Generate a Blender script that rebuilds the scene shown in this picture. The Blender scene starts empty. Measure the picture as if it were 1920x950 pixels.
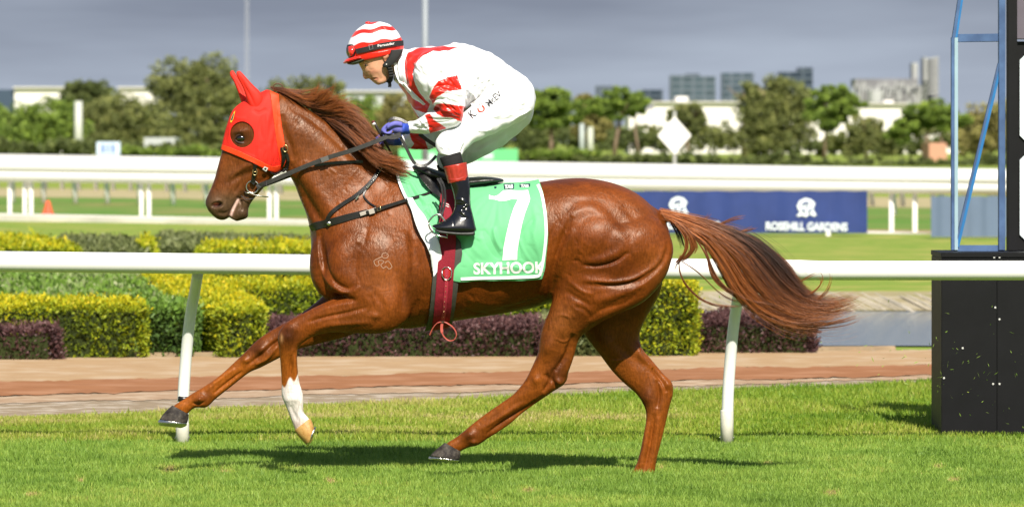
import bpy, bmesh, math, random
import numpy as np
from mathutils import Vector
from mathutils.bvhtree import BVHTree

# ------------------------------------------------------------------ camera, light, exposure
F = 9100.0      # focal length in photo pixels (photo is 1920 wide)
CH = 1.80       # camera height
HZ = 265.0      # row of the horizon
CD = 26.0       # distance camera - horse
sc = bpy.context.scene
COL = sc.collection
cam = bpy.data.cameras.new('camera')
camo = bpy.data.objects.new('camera', cam); COL.objects.link(camo)
camo.location = (0, -CD, CH); camo.rotation_euler = (math.pi/2, 0, 0)
cam.sensor_width = 36.0; cam.lens = F/1920*36
cam.shift_y = -(475-HZ)/1920.0
cam.clip_start = 0.5; cam.clip_end = 9000
cam.dof.use_dof = True; cam.dof.focus_distance = CD-0.15; cam.dof.aperture_fstop = 5.5
sc.camera = camo
SUN = Vector((0.17, -0.76, 0.78)).normalized()      # direction towards the sun
w = bpy.data.worlds.new('World'); sc.world = w; w.use_nodes = True
nt = w.node_tree; nt.nodes.clear()
def N(nt, t, **k):
    n = nt.nodes.new(t)
    for a, b in k.items():
        setattr(n, a, b)
    return n
def L(nt, a, b): nt.links.new(a, b)
sky = N(nt, 'ShaderNodeTexSky', sky_type='NISHITA', sun_disc=False)
sky.sun_elevation = math.asin(SUN.z); sky.sun_rotation = math.atan2(SUN.x, SUN.y)
bg1 = N(nt, 'ShaderNodeBackground'); bg1.inputs[1].default_value = 0.085; L(nt, sky.outputs[0], bg1.inputs[0])
tc = N(nt, 'ShaderNodeTexCoord'); mp = N(nt, 'ShaderNodeMapping'); mp.inputs['Scale'].default_value = (5, 5, 40)
L(nt, tc.outputs['Generated'], mp.inputs[0])
no = N(nt, 'ShaderNodeTexNoise'); no.inputs['Scale'].default_value = 1.6; no.inputs['Detail'].default_value = 5; no.inputs['Roughness'].default_value = 0.5
L(nt, mp.outputs[0], no.inputs[0])
sp = N(nt, 'ShaderNodeSeparateXYZ'); L(nt, tc.outputs['Generated'], sp.inputs[0])
elev = N(nt, 'ShaderNodeMapRange'); elev.inputs[1].default_value = -0.002; elev.inputs[2].default_value = 0.032
L(nt, sp.outputs[2], elev.inputs[0])
mix1 = N(nt, 'ShaderNodeMix', data_type='RGBA'); mix1.inputs[6].default_value = (0.34, 0.385, 0.46, 1); mix1.inputs[7].default_value = (0.175, 0.20, 0.255, 1)
ad = N(nt, 'ShaderNodeMath', operation='MULTIPLY_ADD'); L(nt, no.outputs[0], ad.inputs[0]); ad.inputs[1].default_value = 2.0; ad.inputs[2].default_value = -1.0
ad2 = N(nt, 'ShaderNodeMath', operation='ADD', use_clamp=True); L(nt, ad.outputs[0], ad2.inputs[0]); L(nt, elev.outputs[0], ad2.inputs[1])
L(nt, ad2.outputs[0], mix1.inputs[0])
bg2 = N(nt, 'ShaderNodeBackground'); bg2.inputs[1].default_value = 0.88; L(nt, mix1.outputs[2], bg2.inputs[0])
cm = N(nt, 'ShaderNodeMapRange'); cm.inputs[1].default_value = 0.30; cm.inputs[2].default_value = 0.55; cm.inputs[3].default_value = 1; cm.inputs[4].default_value = 0
L(nt, sp.outputs[2], cm.inputs[0])
ms = N(nt, 'ShaderNodeMixShader'); L(nt, cm.outputs[0], ms.inputs[0]); L(nt, bg1.outputs[0], ms.inputs[1]); L(nt, bg2.outputs[0], ms.inputs[2])
wo = N(nt, 'ShaderNodeOutputWorld'); L(nt, ms.outputs[0], wo.inputs[0])
sl = bpy.data.lights.new('sun', 'SUN'); sl.energy = 4.9; sl.angle = math.radians(0.6); sl.color = (1.0, 0.93, 0.81)
so = bpy.data.objects.new('sun', sl); COL.objects.link(so); so.rotation_euler = SUN.to_track_quat('Z', 'Y').to_euler(); so.location = (5, -10, 20)
sc.view_settings.view_transform = 'Standard'; sc.view_settings.look = 'None'
sc.view_settings.exposure = 0.66; sc.view_settings.gamma = 1.0; sc.view_settings.use_curve_mapping = False
sc.render.engine = 'CYCLES'
sc.cycles.max_bounces = 5; sc.cycles.diffuse_bounces = 2; sc.cycles.glossy_bounces = 2; sc.cycles.transmission_bounces = 2
sc.cycles.use_denoising = True
sc.cycles_curves.shape = 'RIBBONS'; sc.cycles_curves.subdivisions = 2

rng = np.random.default_rng(7)
random.seed(7)

# ------------------------------------------------------------------ projection helpers
def W(px, py, y=0.0):
    d = CD+y
    return Vector(((px-960)/F*d, y, CH-(py-HZ)/F*d))
def Wn(px, py, y):
    d = CD+np.asarray(y, float)
    return np.stack([(np.asarray(px)-960)/F*d, np.broadcast_to(y, d.shape)*1.0, CH-(np.asarray(py)-HZ)/F*d], -1)
def pix(co):
    d = CD+co[:, 1]
    return np.stack([960+co[:, 0]*F/d, HZ+(CH-co[:, 2])*F/d], -1)
def gd(py): return CH*F/(py-HZ)           # distance of flat ground seen at a row
def G(px, py):                            # ground point seen at a pixel
    d = gd(py); return Vector(((px-960)/F*d, d-CD, 0))
def zat(py, d): return CH-(py-HZ)/F*d
def xat(px, d): return (px-960)/F*d

# ------------------------------------------------------------------ splines
def catmull(P, n):
    P = np.asarray(P, float)
    Q = np.vstack([2*P[0]-P[1], P, 2*P[-1]-P[-2]])
    out = []
    for i in range(len(P)-1):
        p0, p1, p2, p3 = Q[i:i+4]
        t = np.linspace(0, 1, n, endpoint=False)[:, None]
        out.append(0.5*((2*p1)+(-p0+p2)*t+(2*p0-5*p1+4*p2-p3)*t*t+(-p0+3*p1-3*p2+p3)*t**3))
    out.append(P[-1:])
    return np.vstack(out)
def resample(P, n):
    P = np.asarray(P, float); s = np.r_[0, np.cumsum(np.linalg.norm(np.diff(P, axis=0), axis=1))]
    t = np.linspace(0, s[-1], n)
    return np.stack([np.interp(t, s, P[:, k]) for k in range(P.shape[1])], -1)
def inpoly(P, poly):
    poly = np.asarray(poly, float); x, y = P[:, 0], P[:, 1]
    r = np.zeros(len(P), bool); j = len(poly)-1
    for i in range(len(poly)):
        xi, yi = poly[i]; xj, yj = poly[j]
        c = ((yi > y) != (yj > y)) & (x < (xj-xi)*(y-yi)/(yj-yi+1e-12)+xi)
        r ^= c; j = i
    return r
def polydist(P, pts):
    """distance to a polyline, signed side, parameter 0..1 along it, nearest point"""
    pts = np.asarray(pts, float); seg = np.linalg.norm(np.diff(pts, axis=0), axis=1); cum = np.r_[0, np.cumsum(seg)]
    best = np.full(len(P), 1e9); side = np.zeros(len(P)); par = np.zeros(len(P)); near = np.zeros((len(P), 2))
    for i in range(len(pts)-1):
        a, b = pts[i], pts[i+1]; ab = b-a; l2 = ab@ab+1e-12
        t = np.clip(((P-a)@ab)/l2, 0, 1); q = a+t[:, None]*ab; dv = P-q; dd = np.hypot(dv[:, 0], dv[:, 1])
        m = dd < best
        best[m] = dd[m]; near[m] = q[m]
        side[m] = np.sign(ab[0]*(P[m, 1]-a[1])-ab[1]*(P[m, 0]-a[0])); par[m] = (cum[i]+t[m]*seg[i])/cum[-1]
    return best, side, par, near

# ------------------------------------------------------------------ objects and tags
def tag(o, label=None, cat=None, group=None, kind=None):
    if label: o['label'] = label
    if cat: o['category'] = cat
    if group: o['group'] = group
    if kind: o['kind'] = kind
    return o
def empty(name, loc=(0, 0, 0), **k):
    o = bpy.data.objects.new(name, None); COL.objects.link(o); o.location = loc; o.empty_display_size = 0.2
    bpy.context.view_layer.update()
    return tag(o, **k) if k else o
def link(name, me, mat=None, parent=None, smooth=True):
    o = bpy.data.objects.new(name, me); COL.objects.link(o)
    if mat:
        for m in (mat if isinstance(mat, (list, tuple)) else [mat]): me.materials.append(m)
    if smooth and len(me.polygons): me.polygons.foreach_set('use_smooth', np.ones(len(me.polygons), bool))
    if parent is not None:
        o.parent = parent
        l = Vector((0, 0, 0)); q = parent
        while q is not None: l += q.location; q = q.parent
        o.location = -l      # geometry is written in world coordinates
    return o
def mesh_np(name, co, faces, attr=None):
    me = bpy.data.meshes.new(name)
    co = np.asarray(co, np.float32)
    if isinstance(faces, np.ndarray):
        nf, k = faces.shape
        me.vertices.add(len(co)); me.vertices.foreach_set('co', co.ravel())
        me.loops.add(nf*k); me.loops.foreach_set('vertex_index', faces.astype(np.int32).ravel())
        me.polygons.add(nf); me.polygons.foreach_set('loop_start', np.arange(0, nf*k, k, dtype=np.int32))
        me.update(calc_edges=True)
    else:
        me.from_pydata([tuple(map(float, c)) for c in co], [], [tuple(map(int, f)) for f in faces]); me.update()
    if attr is not None: setcol(me, attr)
    return me
def setcol(me, rgb, name='col'):
    a = me.color_attributes.new(name, 'FLOAT_COLOR', 'POINT')
    c = np.ones((len(me.vertices), 4), np.float32); c[:, :3] = rgb
    a.data.foreach_set('color', c.ravel())
def setfloat(me, v, name='tint'):
    a = me.attributes.new(name, 'FLOAT', 'POINT'); a.data.foreach_set('value', np.asarray(v, np.float32))

class MB:
    """collects simple shapes in world coordinates and links them as one mesh"""
    def __init__(s): s.v = []; s.f = []
    def add(s, v, f):
        b = len(s.v); s.v += [tuple(map(float, p)) for p in v]; s.f += [tuple(int(i)+b for i in q) for q in f]; return s
    def box(s, x0, x1, y0, y1, z0, z1):
        return s.add([(x0,y0,z0),(x1,y0,z0),(x1,y1,z0),(x0,y1,z0),(x0,y0,z1),(x1,y0,z1),(x1,y1,z1),(x0,y1,z1)],
              [(0,3,2,1),(4,5,6,7),(0,1,5,4),(1,2,6,5),(2,3,7,6),(3,0,4,7)])
    def beam(s, a, b, w, h, up=(0, 0, 1)):
        a = Vector(a); b = Vector(b); t = (b-a).normalized(); u = Vector(up); r = t.cross(u)
        if r.length < 1e-4: r = t.cross(Vector((0, 1, 0)))
        r.normalize(); u = r.cross(t).normalized()
        v = []
        for p in (a, b):
            for (i, j) in ((-1,-1),(1,-1),(1,1),(-1,1)): v.append(p+r*i*w/2+u*j*h/2)
        return s.add(v, [(0,1,2,3),(7,6,5,4),(0,4,5,1),(1,5,6,2),(2,6,7,3),(3,7,4,0)])
    def tube(s, pts, rad, n=12, cap=True):
        pts = [Vector(p) for p in pts]; m = len(pts)
        rad = rad if hasattr(rad, '__len__') else [rad]*m
        t = (pts[1]-pts[0]).normalized(); u = t.orthogonal().normalized(); v = []
        for i in range(m):
            t = (pts[min(i+1, m-1)]-pts[max(i-1, 0)]).normalized()
            u = (u-t*u.dot(t)).normalized(); w_ = t.cross(u)
            for k in range(n):
                a = 2*math.pi*k/n; v.append(pts[i]+(u*math.cos(a)+w_*math.sin(a))*rad[i])
        f = [(i*n+k, i*n+(k+1) % n, (i+1)*n+(k+1) % n, (i+1)*n+k) for i in range(m-1) for k in range(n)]
        if cap: f += [tuple(range(n))[::-1], tuple((m-1)*n+k for k in range(n))]
        return s.add(v, f)
    def strap(s, pts, wv, w, t):
        """rounded flat band: centre points, width directions, width, thickness"""
        m = len(pts); v = []
        prof = [(-1,-.5),(-.9,-1),(.9,-1),(1,-.5),(1,.5),(.9,1),(-.9,1),(-1,.5)]
        for i in range(m):
            tg = (pts[min(i+1, m-1)]-pts[max(i-1, 0)]).normalized(); a = (wv[i]-tg*wv[i].dot(tg)).normalized(); n = tg.cross(a)
            ww = w[i] if hasattr(w, '__len__') else w
            for (p, q) in prof: v.append(pts[i]+a*p*ww/2+n*q*t/2)
        k = 8
        f = [(i*k+j, i*k+(j+1) % k, (i+1)*k+(j+1) % k, (i+1)*k+j) for i in range(m-1) for j in range(k)]
        f += [tuple(range(k))[::-1], tuple((m-1)*k+j for j in range(k))]
        return s.add(v, f)
    def build(s, name, mat=None, parent=None, smooth=False, bevel=0):
        me = mesh_np(name, s.v, s.f)
        bm = bmesh.new(); bm.from_mesh(me); bmesh.ops.recalc_face_normals(bm, faces=bm.faces)
        if bevel: bmesh.ops.bevel(bm, geom=bm.edges[:], offset=bevel, segments=2, affect='EDGES', clamp_overlap=True)
        bm.to_mesh(me); bm.free()
        return link(name, me, mat, parent, smooth)

# ------------------------------------------------------------------ lofts and remeshing
def loft(st, n=28, sub=5, e=0.0, ex=2.15):
    """stations (ax,ay, bx,by, yc, hw[, egg]) in photo pixels / metres -> closed mesh"""
    S = np.array([tuple(s)+((e,) if len(s) == 6 else ()) for s in st], float)
    C = catmull(S, sub)
    th = np.linspace(0, 2*math.pi, n, endpoint=False)
    c = np.sign(np.cos(th))*np.abs(np.cos(th))**(2/ex); s = np.sign(np.sin(th))*np.abs(np.sin(th))**(2/ex)
    V = []
    for r in C:
        mx, my = (r[0]+r[2])/2, (r[1]+r[3])/2; hx, hy = (r[2]-r[0])/2, (r[3]-r[1])/2
        y = r[4]+abs(r[5])*s*(1+r[6]*c)
        V.append(Wn(mx+hx*c, my+hy*c, y))
    m = len(C); V = np.vstack(V)
    F_ = [(i*n+k, i*n+(k+1) % n, (i+1)*n+(k+1) % n, (i+1)*n+k) for i in range(m-1) for k in range(n)]
    c0, c1 = V[:n].mean(0), V[-n:].mean(0); b = len(V); V = np.vstack([V, c0, c1])
    F_ += [((k+1) % n, k, b) for k in range(n)]+[((m-1)*n+k, (m-1)*n+(k+1) % n, b+1) for k in range(n)]
    return V, F_
def ball(px, py, y, rx, ry, rz, n=16):
    """ellipsoid: rx, ry (photo px), rz metres of depth"""
    V = []; F_ = []
    for i in range(1, n):
        a = math.pi*i/n
        for k in range(n*2):
            b = math.pi*k/n
            V.append(Wn(px+rx*math.sin(a)*math.cos(b), py-ry*math.cos(a), y+rz*math.sin(a)*math.sin(b)))
    V = np.array(V); m = n*2
    F_ = [(i*m+k, i*m+(k+1) % m, (i+1)*m+(k+1) % m, (i+1)*m+k) for i in range(n-2) for k in range(m)]
    b = len(V); V = np.vstack([V, Wn(px, py-ry, y), Wn(px, py+ry, y)])
    F_ += [((k+1) % m, k, b) for k in range(m)]+[((n-2)*m+k, (n-2)*m+(k+1) % m, b+1) for k in range(m)]
    return V, F_
def remesh(parts, vox):
    V = []; F_ = []; b = 0
    for v, f in parts:
        me = mesh_np('t', v, f); bm = bmesh.new(); bm.from_mesh(me); bmesh.ops.recalc_face_normals(bm, faces=bm.faces); bm.to_mesh(me); bm.free()
        v2 = np.empty(len(me.vertices)*3); me.vertices.foreach_get('co', v2); V.append(v2.reshape(-1, 3))
        F_ += [tuple(i+b for i in p.vertices) for p in me.polygons]; b += len(v2)//3
        bpy.data.meshes.remove(me)
    me = mesh_np('t', np.vstack(V), F_)
    o = bpy.data.objects.new('t', me); COL.objects.link(o)
    md = o.modifiers.new('r', 'REMESH'); md.mode = 'VOXEL'; md.voxel_size = vox; md.adaptivity = 0
    dg = bpy.context.evaluated_depsgraph_get()
    m2 = bpy.data.meshes.new_from_object(o.evaluated_get(dg))
    bpy.data.objects.remove(o); bpy.data.meshes.remove(me)
    return m2
def arr(me):
    co = np.empty(len(me.vertices)*3); me.vertices.foreach_get('co', co)
    ed = np.empty(len(me.edges)*2, np.int32); me.edges.foreach_get('vertices', ed)
    return co.reshape(-1, 3), ed.reshape(-1, 2)
def quads(me):
    f = np.empty(len(me.loops), np.int32); me.loops.foreach_get('vertex_index', f); return f.reshape(-1, 4)
def lap(co, ed):
    n = len(co); deg = np.bincount(ed.ravel(), minlength=n)[:, None]
    s = np.stack([np.bincount(ed[:, 0], co[ed[:, 1], k], n)+np.bincount(ed[:, 1], co[ed[:, 0], k], n) for k in range(3)], -1)
    return s/np.maximum(deg, 1)-co
def taubin(co, ed, it):
    for _ in range(it):
        co = co+0.5*lap(co, ed); co = co-0.52*lap(co, ed)
    return co
def normals(co, q):
    n = np.cross(co[q[:, 2]]-co[q[:, 0]], co[q[:, 3]]-co[q[:, 1]])
    out = np.stack([sum(np.bincount(q[:, j], n[:, k], len(co)) for j in range(4)) for k in range(3)], -1)
    return out/(np.linalg.norm(out, axis=1, keepdims=True)+1e-12)
def sm(a, b, x):
    t = np.clip((x-a)/(b-a), 0, 1); return t*t*(3-2*t)
def sculpt(co, q, strokes, where=None):
    """strokes in photo pixels on the side facing the camera; amplitudes in mm"""
    P = pix(co); nr = normals(co, q); face = sm(0.05, 0.45, -nr[:, 1]); disp = np.zeros(len(co))
    if where is not None: face = face*where
    for s in strokes:
        k = s[0]
        if k == 'b':
            _, cx, cy, rx, ry, rot, amp = s[:7]; a = math.radians(rot)
            dx, dy = P[:, 0]-cx, P[:, 1]-cy; u = (dx*math.cos(a)+dy*math.sin(a))/rx; v = (-dx*math.sin(a)+dy*math.cos(a))/ry
            disp += amp*np.exp(-(u*u+v*v)*1.4); continue
        _, pts, wd, amp = s[:4]; C = catmull(pts, 5)
        lo, hi = C.min(0)-wd*3, C.max(0)+wd*3
        m = np.where((P[:, 0] > lo[0]) & (P[:, 0] < hi[0]) & (P[:, 1] > lo[1]) & (P[:, 1] < hi[1]) & (face > 0.01))[0]
        if not len(m): continue
        d, sd, t, _n = polydist(P[m], C); fade = np.sin(np.clip(t, 0.0, 1)*math.pi)**0.5
        if k == 'r': disp[m] += amp*np.exp(-(d/wd)**2)*fade
        if k == 'e':
            x = d*sd/wd; disp[m] += amp*1.6*(-x)*np.exp(-x*x)*fade    # raised on the right-hand (up) side of a left-to-right stroke
    return co+nr*(disp*face*0.001)[:, None]
def bvh_of(me):
    co, _ = arr(me)
    return BVHTree.FromPolygons([tuple(c) for c in co], [tuple(p.vertices) for p in me.polygons])
CAMP = Vector((0, -CD, CH))
def hit(px, py, bvh):
    d = (W(px, py, 0)-CAMP).normalized()
    h = bvh.ray_cast(CAMP, d)
    return h[0]
def hit_y(px, py, bvh, default=None):
    h = hit(px, py, bvh); return h.y if h is not None else default
def strap_path(pts, bvh=None, off=0.006, n=8, y=None):
    """pts in pixels (px,py[,y]); y from the surface below when a bvh is given"""
    C = catmull(np.array([p[:2] for p in pts], float), n)
    if len(pts[0]) > 2: Y = catmull(np.array([[p[2], 0] for p in pts], float), n)[:, 0]
    else:
        ys = [hit_y(c[0], c[1], bvh) if bvh is not None else None for c in C]
        idx = [i for i, v in enumerate(ys) if v is not None]
        if not idx: Y = np.full(len(C), y if y is not None else 0.0)
        else: Y = np.interp(np.arange(len(C)), idx, [ys[i] for i in idx])-off
        K = np.array([.25, .5, .25]); 
        for _ in range(2):
            Yp = np.r_[Y[0], Y, Y[-1]]; Y = np.minimum(np.convolve(Yp, K, 'valid'), Y+0.002)
    P = [W(c[0], c[1], yy) for c, yy in zip(C, Y)]
    T = np.gradient(C, axis=0)
    wv = [Vector((-t[1], 0, -t[0])).normalized() if False else Vector((t[1], 0, t[0])).normalized() for t in T]
    return P, wv
def strap(mb, pts, wpx, t=0.004, **k):
    P, wv = strap_path(pts, **k)
    wm = wpx/350.0 if not hasattr(wpx, '__len__') else np.interp(np.linspace(0, 1, len(P)), np.linspace(0, 1, len(wpx)), wpx)/350.0
    mb.strap(P, wv, wm, t); return P
def patch(me, poly, off, hole=None, name='patch', cond=None, thick=0.0, extra=None):
    """a shell lifted off a surface inside a side-view outline, with clean cut edges"""
    co, ed = arr(me); q = quads(me); P = pix(co); nr = normals(co, q)
    ins = inpoly(P, poly)
    loops = [np.vstack([poly, poly[:1]])]
    if hole is not None: ins &= ~inpoly(P, hole); loops.append(np.vstack([hole, hole[:1]]))
    if cond is not None: okv = cond(co, P)
    else: okv = np.ones(len(co), bool)
    fm = ins[q].any(1) & okv[q].all(1)
    q2 = q[fm]; used = np.unique(q2); out = used[~ins[used]]
    newco = co.copy()
    best = np.full(len(out), 1e9); tgt = P[out].copy()
    for lp in loops:
        d, _s, _t, nq = polydist(P[out], lp); m = d < best; best[m] = d[m]; tgt[m] = nq[m]
    okm = best < 8
    dcur = CD+co[out, 1]
    nx = (tgt[:, 0]-960)/F*dcur; nz = CH-(tgt[:, 1]-HZ)/F*dcur
    newco[out[okm], 0] = nx[okm]; newco[out[okm], 2] = nz[okm]
    o_ = off(co, P) if callable(off) else np.full(len(co), off)
    newco = newco+nr*o_[:, None]
    mp_ = -np.ones(len(co), int); mp_[used] = np.arange(len(used))
    c2 = newco[used]; f2 = mp_[q2]
    e2 = np.unique(np.sort(np.vstack([f2[:, [0, 1]], f2[:, [1, 2]], f2[:, [2, 3]], f2[:, [3, 0]]]), 1), axis=0)
    isin = np.ones(len(used), bool); isin[mp_[out]] = False
    for _ in range(3): c2 = c2+0.5*lap(c2, e2)*isin[:, None]
    if thick:
        nn = nr[used]; b = len(c2)
        E = np.sort(np.vstack([f2[:, [0, 1]], f2[:, [1, 2]], f2[:, [2, 3]], f2[:, [3, 0]]]), 1)
        Eo = np.vstack([f2[:, [0, 1]], f2[:, [1, 2]], f2[:, [2, 3]], f2[:, [3, 0]]])
        key = E[:, 0]*10**7+E[:, 1]; u, inv, cnt = np.unique(key, return_inverse=True, return_counts=True)
        be = Eo[cnt[inv] == 1]
        c2 = np.vstack([c2, c2-nn*thick])
        f2 = np.vstack([f2, f2[:, ::-1]+b, np.stack([be[:, 1], be[:, 0], be[:, 0]+b, be[:, 1]+b], -1)])
    m = mesh_np(name, c2, f2)
    return m
def decal_text(txt, x0, x1, ybase, h, bvh, off=0.004, rot=0.0, name='lettering', mat=None, parent=None, shear=0, bold=0.0, maxe=6.0, wave=None, oy=None):
    cu = bpy.data.curves.new('t', 'FONT'); cu.body = txt; cu.size = 1; cu.offset = bold; cu.resolution_u = 4
    o = bpy.data.objects.new('t', cu); COL.objects.link(o)
    dg = bpy.context.evaluated_depsgraph_get(); me = bpy.data.meshes.new_from_object(o.evaluated_get(dg))
    bpy.data.objects.remove(o); bpy.data.curves.remove(cu)
    co = np.empty(len(me.vertices)*3); me.vertices.foreach_get('co', co); co = co.reshape(-1, 3)
    lo, hi = co.min(0), co.max(0)
    u = (co[:, 0]-lo[0])/(hi[0]-lo[0]); v = co[:, 1]/0.70
    X = u*(x1-x0)+v*h*shear; Y = -v*h
    if wave is not None: Y = Y+wave(u)
    a = math.radians(rot)
    PX = x0+X*math.cos(a)-Y*math.sin(a); PY = ybase+X*math.sin(a)+Y*math.cos(a)
    return decal_mesh(np.stack([PX, PY], -1), me, bvh, off, name, mat, parent, maxe, oy)
def decal_mesh(P2, me, bvh, off, name, mat, parent, maxe=6.0, oy=None):
    for i, v in enumerate(me.vertices): v.co = (P2[i, 0], P2[i, 1], 0)
    bm = bmesh.new(); bm.from_mesh(me); bmesh.ops.triangulate(bm, faces=bm.faces)
    for _ in range(5):
        es = [e for e in bm.edges if e.calc_length() > maxe]
        if not es: break
        bmesh.ops.subdivide_edges(bm, edges=es, cuts=1); bmesh.ops.triangulate(bm, faces=bm.faces)
    for v in bm.verts:
        y = hit_y(v.co.x, v.co.y, bvh) if bvh is not None else oy
        if y is None: y = oy if oy is not None else 0
        v.co = W(v.co.x, v.co.y, y-off)
    bmesh.ops.recalc_face_normals(bm, faces=bm.faces); bm.to_mesh(me); bm.free()
    me.materials.clear()
    return link(name, me, mat, parent, False)
def decal_poly(pts, bvh, off, name, mat, parent, maxe=6.0, oy=None):
    me = bpy.data.meshes.new(name); me.from_pydata([(p[0], p[1], 0) for p in pts], [], [tuple(range(len(pts)))])
    return decal_mesh(np.array(pts, float), me, bvh, off, name, mat, parent, maxe, oy)

# ------------------------------------------------------------------ materials
def mat(name, color=(0.5, 0.5, 0.5), rough=0.6, spec=0.5, metal=0.0, noise=0.0, nscale=20.0, bump=0.0, bscale=60.0, attr=None, coat=0.0, sheen=0.0,
        trans=0.0, color2=None, stretch=None, detail=4, objco=True, coatr=0.1):
    m = bpy.data.materials.new(name); m.use_nodes = True; t = m.node_tree; t.nodes.clear()
    out = N(t, 'ShaderNodeOutputMaterial'); p = N(t, 'ShaderNodeBsdfPrincipled')
    p.inputs['Roughness'].default_value = rough; p.inputs['Specular IOR Level'].default_value = spec; p.inputs['Metallic'].default_value = metal
    p.inputs['Coat Weight'].default_value = coat; p.inputs['Coat Roughness'].default_value = coatr; p.inputs['Sheen Weight'].default_value = sheen
    p.inputs['Base Color'].default_value = (*color, 1)
    src = None
    if attr:
        a = N(t, 'ShaderNodeAttribute', attribute_name=attr); src = a.outputs['Color']
    tcn = N(t, 'ShaderNodeTexCoord'); mpn = N(t, 'ShaderNodeMapping'); L(t, tcn.outputs['Object'], mpn.inputs[0])
    if stretch: mpn.inputs['Scale'].default_value = stretch
    if noise or color2:
        nz = N(t, 'ShaderNodeTexNoise'); nz.inputs['Scale'].default_value = nscale; nz.inputs['Detail'].default_value = detail; nz.inputs['Roughness'].default_value = 0.6
        L(t, mpn.outputs[0], nz.inputs['Vector'])
        if color2:
            rm = N(t, 'ShaderNodeMapRange'); rm.inputs[1].default_value = 0.35; rm.inputs[2].default_value = 0.65; L(t, nz.outputs[0], rm.inputs[0])
            mx = N(t, 'ShaderNodeMix', data_type='RGBA'); L(t, rm.outputs[0], mx.inputs[0])
            if src is not None: L(t, src, mx.inputs[6])
            else: mx.inputs[6].default_value = (*color, 1)
            mx.inputs[7].default_value = (*color2, 1); src = mx.outputs[2]
        if noise:
            rm = N(t, 'ShaderNodeMapRange'); rm.inputs[1].default_value = 0.25; rm.inputs[2].default_value = 0.75; rm.inputs[3].default_value = 1-noise; rm.inputs[4].default_value = 1+noise; L(t, nz.outputs[0], rm.inputs[0])
            mu = N(t, 'ShaderNodeVectorMath', operation='SCALE'); L(t, rm.outputs[0], mu.inputs['Scale'])
            if src is not None: L(t, src, mu.inputs[0])
            else: mu.inputs[0].default_value = color
            src = mu.outputs[0]
    if src is not None: L(t, src, p.inputs['Base Color'])
    if bump:
        nb = N(t, 'ShaderNodeTexNoise'); nb.inputs['Scale'].default_value = bscale; nb.inputs['Detail'].default_value = 3; L(t, mpn.outputs[0], nb.inputs['Vector'])
        bp = N(t, 'ShaderNodeBump'); bp.inputs['Strength'].default_value = min(bump, 1.0); bp.inputs['Distance'].default_value = 0.003*max(1, bump); L(t, nb.outputs[0], bp.inputs['Height']); L(t, bp.outputs[0], p.inputs['Normal'])
    if trans:
        tr = N(t, 'ShaderNodeBsdfTranslucent'); 
        if src is not None: L(t, src, tr.inputs[0])
        else: tr.inputs[0].default_value = (*color, 1)
        mxs = N(t, 'ShaderNodeMixShader'); mxs.inputs[0].default_value = trans; L(t, p.outputs[0], mxs.inputs[1]); L(t, tr.outputs[0], mxs.inputs[2]); L(t, mxs.outputs[0], out.inputs[0])
    else: L(t, p.outputs[0], out.inputs[0])
    return m
# ================================================================== HORSE
white_paint = mat('white_paint', (0.80, 0.80, 0.78), 0.35, 0.5)
black_leather = mat('black_leather', (0.012, 0.011, 0.011), 0.32, 0.5, noise=0.3, nscale=60, bump=0.3, bscale=200)
steel = mat('steel', (0.62, 0.60, 0.56), 0.25, 0.5, metal=1.0)
brass = mat('brass', (0.62, 0.47, 0.22), 0.28, 0.5, metal=1.0)

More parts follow.
